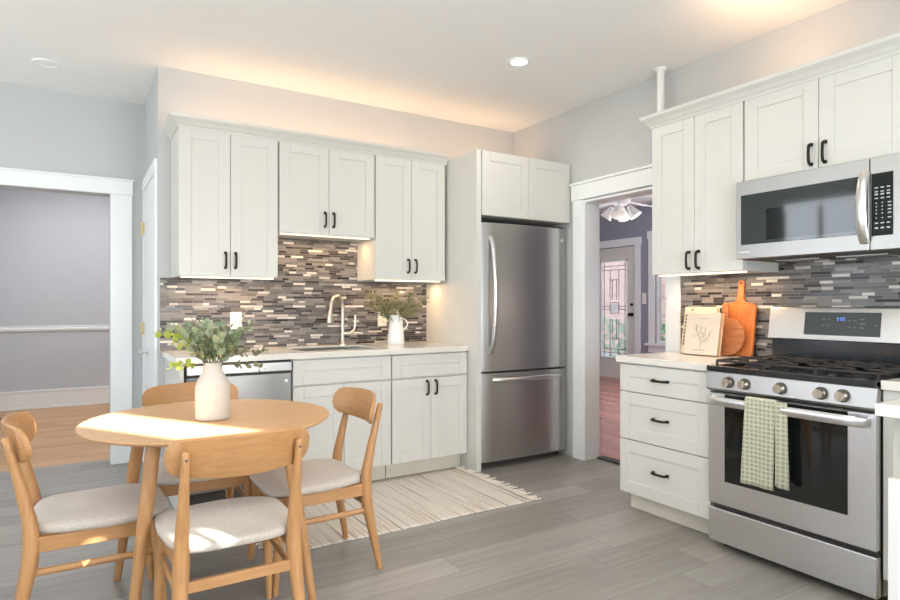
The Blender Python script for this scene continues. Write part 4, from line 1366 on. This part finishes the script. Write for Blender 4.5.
def sprig(parent, start, d, L, bend, n, lsize, mat, round_, rnd, name='sprig', wide=0.85, t0=0.25):
    b = B()
    start, d, bend = Vector(start), Vector(d).normalized(), Vector(bend)
    pts = [start + d * (L * t) + bend * (t * t * L) for t in [i / 8 for i in range(9)]]
    stem = B().tube([tuple(p) for p in pts], [0.0024 - 0.0016 * i / 8 for i in range(9)], 6)
    so = obj(name, stem, M['stem'], parent)
    for i in range(n):
        t = t0 + (1 - t0) * (i + 0.5) / n
        p = start + d * (L * t) + bend * (t * t * L)
        tan = (d + bend * 2 * t).normalized()
        for sgn in (-1, 1):
            a = rnd.uniform(0, 2 * PI)
            ref = tan.orthogonal().normalized()
            side = (Matrix.Rotation(a + (PI if sgn > 0 else 0), 3, tan) @ ref)
            dr_ = (side * 0.9 + tan * 0.6).normalized()
            s = lsize * rnd.uniform(0.75, 1.2) * (1.1 - 0.35 * t)
            upv = Vector((rnd.uniform(-1, 1), rnd.uniform(-1, 1), rnd.uniform(-0.2, 1)))
            leaf(b, p, dr_, upv, s, s * wide, round_)
    p = pts[-1]
    leaf(b, p, d + bend * 2, (0, 0.3, 1), lsize * 0.7, lsize * 0.6 * wide, round_)
    obj('leaves', b, mat, so)
    return so

rnd = random.Random(11)
ob = base('olive_branches', (jx, jy, k + 0.2), 'bunch of narrow olive green branches in the white jug', 'greenery')
for i in range(22):
    a = 2 * PI * i / 22 + rnd.uniform(-0.2, 0.2)
    sp = rnd.uniform(0.25, 1.0)
    d = (math.cos(a) * sp * 0.95, math.sin(a) * sp * 0.55 - 0.1, 1)
    if d[1] > 0.25: d = (d[0], 0.25, 1)
    sprig(ob, (jx + 0.012 * math.cos(a), jy + 0.012 * math.sin(a), k + 0.12), d, rnd.uniform(0.24, 0.36), (math.cos(a) * 0.35 * sp - 0.08, 0, -0.2 * sp), 14, 0.046, M['olive'], False, rnd, wide=0.30, t0=0.42)

# ------------------------------------------------------------------ rug
rug = base('rug', (-1.73, -1.03, 0), 'cream and grey striped woven runner on the floor before the sink cabinets', 'rug')
RX0, RX1, RY0, RY1 = -2.52, -0.985, -1.455, -0.575
b = B()
nx, ny = 40, 24
rs = random.Random(4)
vs = []
for j in range(ny + 1):
    for i in range(nx + 1):
        x = RX0 + (RX1 - RX0) * i / nx; y = RY0 + (RY1 - RY0) * j / ny
        vs.append((x, y, 0.0045 + 0.0015 * math.sin(x * 7 + y * 5) + 0.0008 * math.sin(x * 60)))
fs = [(j * (nx + 1) + i, j * (nx + 1) + i + 1, (j + 1) * (nx + 1) + i + 1, (j + 1) * (nx + 1) + i) for j in range(ny) for i in range(nx)]
b.add(vs, fs, True)
ro = obj('weave', b, M['rug'], rug)
md = ro.modifiers.new('thick', 'SOLIDIFY'); md.thickness = 0.0035; md.offset = -1
for x, s in ((RX1, 1), (RX0, -1)):
    b = B()
    n = 30
    for i in range(n):
        y = RY0 + 0.012 + (RY1 - RY0 - 0.024) * i / (n - 1)
        a = rs.uniform(-0.03, 0.03); L = rs.uniform(0.065, 0.105)
        b.tube([(x - s * 0.006, y, 0.0065), (x + s * 0.014, y, 0.0085), (x + s * 0.03, y + a * 0.4, 0.0065), (x + s * L, y + a, 0.005)], [0.0060, 0.0078, 0.0062, 0.0045], 6)
    fo = obj('fringe', b, M['fringe'], rug)
    fo['label'] = 'knotted cream fringe'; fo['kind'] = 'stuff'

# ------------------------------------------------------------------ dining table
TX, TY, TR = -2.895, -1.655, 0.492
tb = base('dining_table', (TX, TY, 0), 'round oak dining table with four splayed legs in the front left', 'table')
b = B().lathe([(TR - 0.075, -0.030), (TR - 0.012, -0.014), (TR - 0.002, -0.007), (TR, -0.003), (TR - 0.003, 0.0)], (TX, TY, 0.74), 96)
obj('tabletop', b, M['table'], tb)
b = B()
b.box(TX - 0.27, TX + 0.27, TY - 0.03, TY + 0.03, 0.672, 0.7095).box(TX - 0.03, TX + 0.03, TY - 0.27, TY + 0.27, 0.672, 0.7095)
for i in range(4):
    pass
obj('under_frame', b, M['oakx'], tb, 0.003)
for sx, sy in ((-1, -1), (1, -1), (1, 1), (-1, 1)):
    pt = (TX + sx * 0.243, TY + sy * 0.243, 0.7095)
    pf = (TX + sx * 0.333, TY + sy * 0.333, 0.0)
    def lp(t): return tuple(pt[i] + (pf[i] - pt[i]) * t for i in range(3))
    obj('leg', B().tube([lp(0), lp(0.3), lp(0.7), lp(0.985), lp(1.0)], [0.026, 0.025, 0.020, 0.0155, 0.0138], 20), M['oakz'], tb)

vs_ = base('vase', (-2.897, -1.70, 0.74), 'white matt bottle-shaped vase on the dining table', 'vase')
vx, vy = -2.897, -1.70
b = B().lathe([(0.060, 0.0), (0.066, 0.004), (0.068, 0.012), (0.069, 0.10), (0.068, 0.135), (0.063, 0.155), (0.050, 0.178), (0.041, 0.196), (0.0375, 0.215), (0.0375, 0.232), (0.0365, 0.236), (0.0335, 0.236), (0.033, 0.215), (0.036, 0.195), (0.06, 0.14), (0.062, 0.02)], (vx, vy, 0.7405), 48)
obj('body', b, M['ceramic'], vs_)

rnd = random.Random(5)
ev = base('eucalyptus_bunch', (vx, vy, 0.97), 'bunch of grey-green round-leaved eucalyptus in the white vase', 'greenery')
RT = Vector((math.cos(R(31.82)), -math.sin(R(31.82)), 0))   # direction across the table, left to right as one faces it
FW = Vector((math.sin(R(31.82)), math.cos(R(31.82)), 0))
for i in range(20):
    a = 2 * PI * i / 20
    sp = rnd.uniform(0.15, 0.62)
    dv = RT * math.cos(a) * sp + FW * math.sin(a) * sp + Vector((0, 0, 1))
    sprig(ev, Vector((vx, vy, 0.93)) + RT * 0.014 * math.cos(a) + FW * 0.014 * math.sin(a), dv, rnd.uniform(0.19, 0.285), RT * math.cos(a) * 0.30 * sp + FW * math.sin(a) * 0.3 * sp + Vector((0, 0, -0.12)), 9, 0.038, M['euca'] if i % 3 else M['olive'], bool(i % 3), rnd, wide=0.85 if i % 3 else 0.4, t0=0.28)
# longer drooping sprigs: left ones coloured paler as if sunlit, thin dark one to the right
lft = ((-0.95, 0.05, 1.0, 0.25, -0.12, 5), (-0.62, -0.1, 1.1, 0.22, -0.15, 5), (-0.65, -0.55, 0.6, 0.15, -0.45, 5))
for cx_, cf, cz_, L, dz, n in lft:
    sprig(ev, (vx, vy, 0.945), RT * cx_ + FW * cf + Vector((0, 0, cz_)), L, RT * -0.25 + Vector((0, 0, dz)), n, 0.036, M['euca_lime'], True, rnd, t0=0.45)
sprig(ev, (vx, vy, 0.95), RT * 0.9 + FW * 0.1 + Vector((0, 0, 0.85)), 0.225, RT * 0.2 + Vector((0, 0, -0.35)), 7, 0.032, M['olive'], True, rnd, t0=0.45)
sprig(ev, (vx, vy, 0.95), RT * 0.95 - FW * 0.1 + Vector((0, 0, 0.45)), 0.19, RT * 0.2 + Vector((0, 0, -0.4)), 6, 0.030, M['olive'], True, rnd, t0=0.45)

# ------------------------------------------------------------------ chairs (built facing +y)
def make_chair(label, group):
    root = base('dining_chair', (0, 0, 0), label, 'chair', group)
    # cushion: stacked outlines with a gently dished top
    b = B()
    def outline(ins):
        pts = []
        n = 48
        for k in range(n):
            a = 2 * PI * k / n
            c, s = math.cos(a), math.sin(a)
            e = 0.40
            y = 0.016 + (0.226 - ins) * (abs(s) ** e) * (1 if s >= 0 else -1)
            w = (0.228 if y > 0 else 0.228 - 0.030 * (-y / 0.21)) - ins
            x = w * (abs(c) ** e) * (1 if c >= 0 else -1)
            pts.append((x, y))
        return pts
    layers = [(0.030, 0.400), (0.010, 0.401), (0.001, 0.410), (0.0, 0.424), (0.005, 0.438), (0.018, 0.447), (0.045, 0.4515), (0.09, 0.452), (0.15, 0.450), (0.20, 0.449)]
    rows = []
    for ins, z in layers:
        row = []
        for x, y in outline(ins):
            f = max(0, (z - 0.42) / 0.03)
            zz = 0.401 + (z - 0.40) * 1.12 + f * (-0.10 * x * x * 4 + (-0.35 * max(0, y - 0.12) ** 2 * 6) - 0.026 * max(0, -y / 0.2) * max(0, 1 - (x / 0.17) ** 2))
            row.append((x, y, zz))
        rows.append(row)
    n = 48
    vs = [p for r_ in rows for p in r_]
    fs = []
    for i in range(len(rows) - 1):
        for k in range(n):
            k2 = (k + 1) % n
            fs.append((i * n + k, i * n + k2, (i + 1) * n + k2, (i + 1) * n + k))
    fs.append(tuple(range(n))[::-1]); fs.append(tuple((len(rows) - 1) * n + k for k in range(n)))
    b.add(vs, fs, True)
    obj('seat', b, M['seat'], root, local=True)['label'] = 'oatmeal woven seat cushion'
    # legs
    for s in (-1, 1):
        b = B().tube([(s * 0.193, 0.185, 0.399), (s * 0.197, 0.19, 0.34), (s * 0.205, 0.205, 0.15), (s * 0.211, 0.215, 0.012), (s * 0.211, 0.215, 0)], [0.021, 0.021, 0.017, 0.0125, 0.011], 16)
        obj('leg', b, M['oakz'], root, local=True)
        pts = [(s * 0.205, -0.268, 0.0), (s * 0.2045, -0.266, 0.012), (s * 0.196, -0.240, 0.15), (s * 0.187, -0.212, 0.30), (s * 0.183, -0.205, 0.38), (s * 0.182, -0.212, 0.46), (s * 0.181, -0.238, 0.58), (s * 0.180, -0.270, 0.71), (s * 0.180, -0.281, 0.753), (s * 0.180, -0.282, 0.759)]
        b = B().tube(pts, [0.012, 0.0135, 0.0195, 0.0255, 0.0270, 0.0230, 0.0180, 0.0135, 0.012, 0.007], 16, flat=(1.0, 1.0))
        lg = obj('leg', b, M['oakz'], root, local=True)
        sc = B().lathe([(0.0042, 0.0), (0.0042, -0.0015)], (s * 0.180, -0.289, 0.732), 10, 'b')
        obj('screw', sc, M['slot'], lg, local=True)
    # rails
    for s in (-1, 1):
        x0, x1 = s * 0.186, s * 0.194
        b = B().hexa([(x0 - 0.011, -0.200, 0.345), (x0 + 0.011, -0.200, 0.345), (x1 + 0.011, 0.185, 0.345), (x1 - 0.011, 0.185, 0.345)],
                     [(x0 - 0.011, -0.200, 0.399), (x0 + 0.011, -0.200, 0.399), (x1 + 0.011, 0.185, 0.399), (x1 - 0.011, 0.185, 0.399)])
        obj('rail', b, M['oaky'], root, 0.003, local=True)
        b = B().tube([(s * 0.1885, -0.217, 0.275), (s * 0.199, 0.195, 0.275)], 0.013, 10, flat=(0.75, 1.0))
        obj('stretcher', b, M['oaky'], root, local=True)
    obj('rail', B().box(-0.182, 0.182, 0.176, 0.198, 0.345, 0.399), M['oakx'], root, 0.003, local=True)
    obj('stretcher', B().box(-0.183, 0.183, -0.224, -0.206, 0.288, 0.324), M['oakx'], root, 0.003, local=True)
    # bowed backrest
    W, zc, hh = 0.233, 0.728, 0.072
    poly = []
    def half(x):    # upper and lower edge at x
        t = abs(x) / W
        up = hh - 0.012 * t ** 2
        lo = hh - 0.014 * t ** 2
        rr_ = 0.048
        if W - abs(x) < rr_:
            q = 1 - (W - abs(x)) / rr_
            drop = 0.045 * (1 - math.sqrt(max(0, 1 - q * q)))
            up -= drop * 0.9; lo -= drop * 1.05
        return zc + up, zc - lo
    def yb(x):
        return -0.290 + 0.068 * (abs(x) / W) ** 2
    nx = 40
    xs = [W * math.sin(PI / 2 * (2 * i / nx - 1)) for i in range(nx + 1)]
    t = 0.009
    rows = []
    for x in xs:
        zu, zl = half(x)
        y = yb(x) + 0.007
        lean = lambda z: -(z - zc) * 0.16
        r_ = 0.006
        row = [(x, y - t + lean(zl), zl + r_), (x, y - t * 0.5 + lean(zl), zl + 0.001), (x, y + t * 0.5 + lean(zl), zl + 0.001), (x, y + t + lean(zl), zl + r_),
               (x, y + t + lean(zu), zu - r_), (x, y + t * 0.5 + lean(zu), zu - 0.001), (x, y - t * 0.5 + lean(zu), zu - 0.001), (x, y - t + lean(zu), zu - r_)]
        rows.append(row)
    vs = [p for r_ in rows for p in r_]
    fs = []
    for i in range(nx):
        for k in range(8):
            k2 = (k + 1) % 8
            fs.append((i * 8 + k, i * 8 + k2, (i + 1) * 8 + k2, (i + 1) * 8 + k))
    fs.append(tuple(range(8))); fs.append(tuple(nx * 8 + k for k in range(8)))
    obj('backrest', B().add(vs, fs, True), M['oakx'], root, local=True)
    return root
CG = 'oak dining chairs around the round table'
chair = make_chair('oak dining chair in front of the table, its back to the viewer', CG)
places = [((-2.912, -2.055), 0.0, None),
          ((-3.312, -1.605), R(-89), 'oak dining chair on the left side of the table, facing right'),
          ((-2.458, -1.622), R(90), 'oak dining chair on the right side of the table, standing on the rug'),
          ((-2.868, -1.165), R(179), 'oak dining chair on the far side of the table, near the dishwasher')]
for i, (p, rz, label) in enumerate(places):
    c = chair if i == 0 else copy_tree(chair)
    c.location = (p[0], p[1], 0)
    c.rotation_euler = (0, 0, rz)
    if label: c['label'] = label

# ------------------------------------------------------------------ ceiling and pipe
dl = base('recessed_light', (-0.951, -1.289, H), 'lit round recessed ceiling light near the fridge', 'ceiling light')
obj('trim_ring', B().lathe([(0.052, -0.001), (0.062, -0.004), (0.082, -0.006), (0.085, 0.0)], (-0.951, -1.289, H), 32, 'z', False, False), M['trim'], dl)
obj('lens', B().lathe([(0.052, -0.002), (0.03, -0.0015)], (-0.951, -1.289, H), 28), M['lamp_glow'], dl)['label'] = 'glowing lens'
sm = base('ceiling_fixture', (-3.547, 0.34, H), 'small round white unlit ceiling fixture at the upper left', 'ceiling light')
obj('trim_ring', B().lathe([(0.055, -0.004), (0.06, -0.010), (0.078, -0.008), (0.082, 0.0)], (-3.547, 0.34, H), 32, 'z', False, False), M['trim'], sm)
obj('lens', B().lathe([(0.055, -0.005), (0.03, -0.003)], (-3.547, 0.34, H), 28), M['ceiling'], sm)
px_, py_ = -0.085, -1.70
pp = base('vent_pipe', (px_, py_, 1.95), 'thin white pipe rising beside the wall cabinet to the ceiling', 'pipe')
obj('pipe', B().tube([(-0.001, py_, 1.95), (px_ + 0.035, py_, 1.95), (px_ + 0.010, py_, 1.96), (px_, py_, 1.985), (px_, py_, 2.1), (px_, py_, H - 0.001)], 0.024, 20), M['trim'], pp)
obj('collar', B().lathe([(0.025, -0.022), (0.040, -0.008), (0.042, 0.0)], (px_, py_, H), 24), M['trim'], pp)
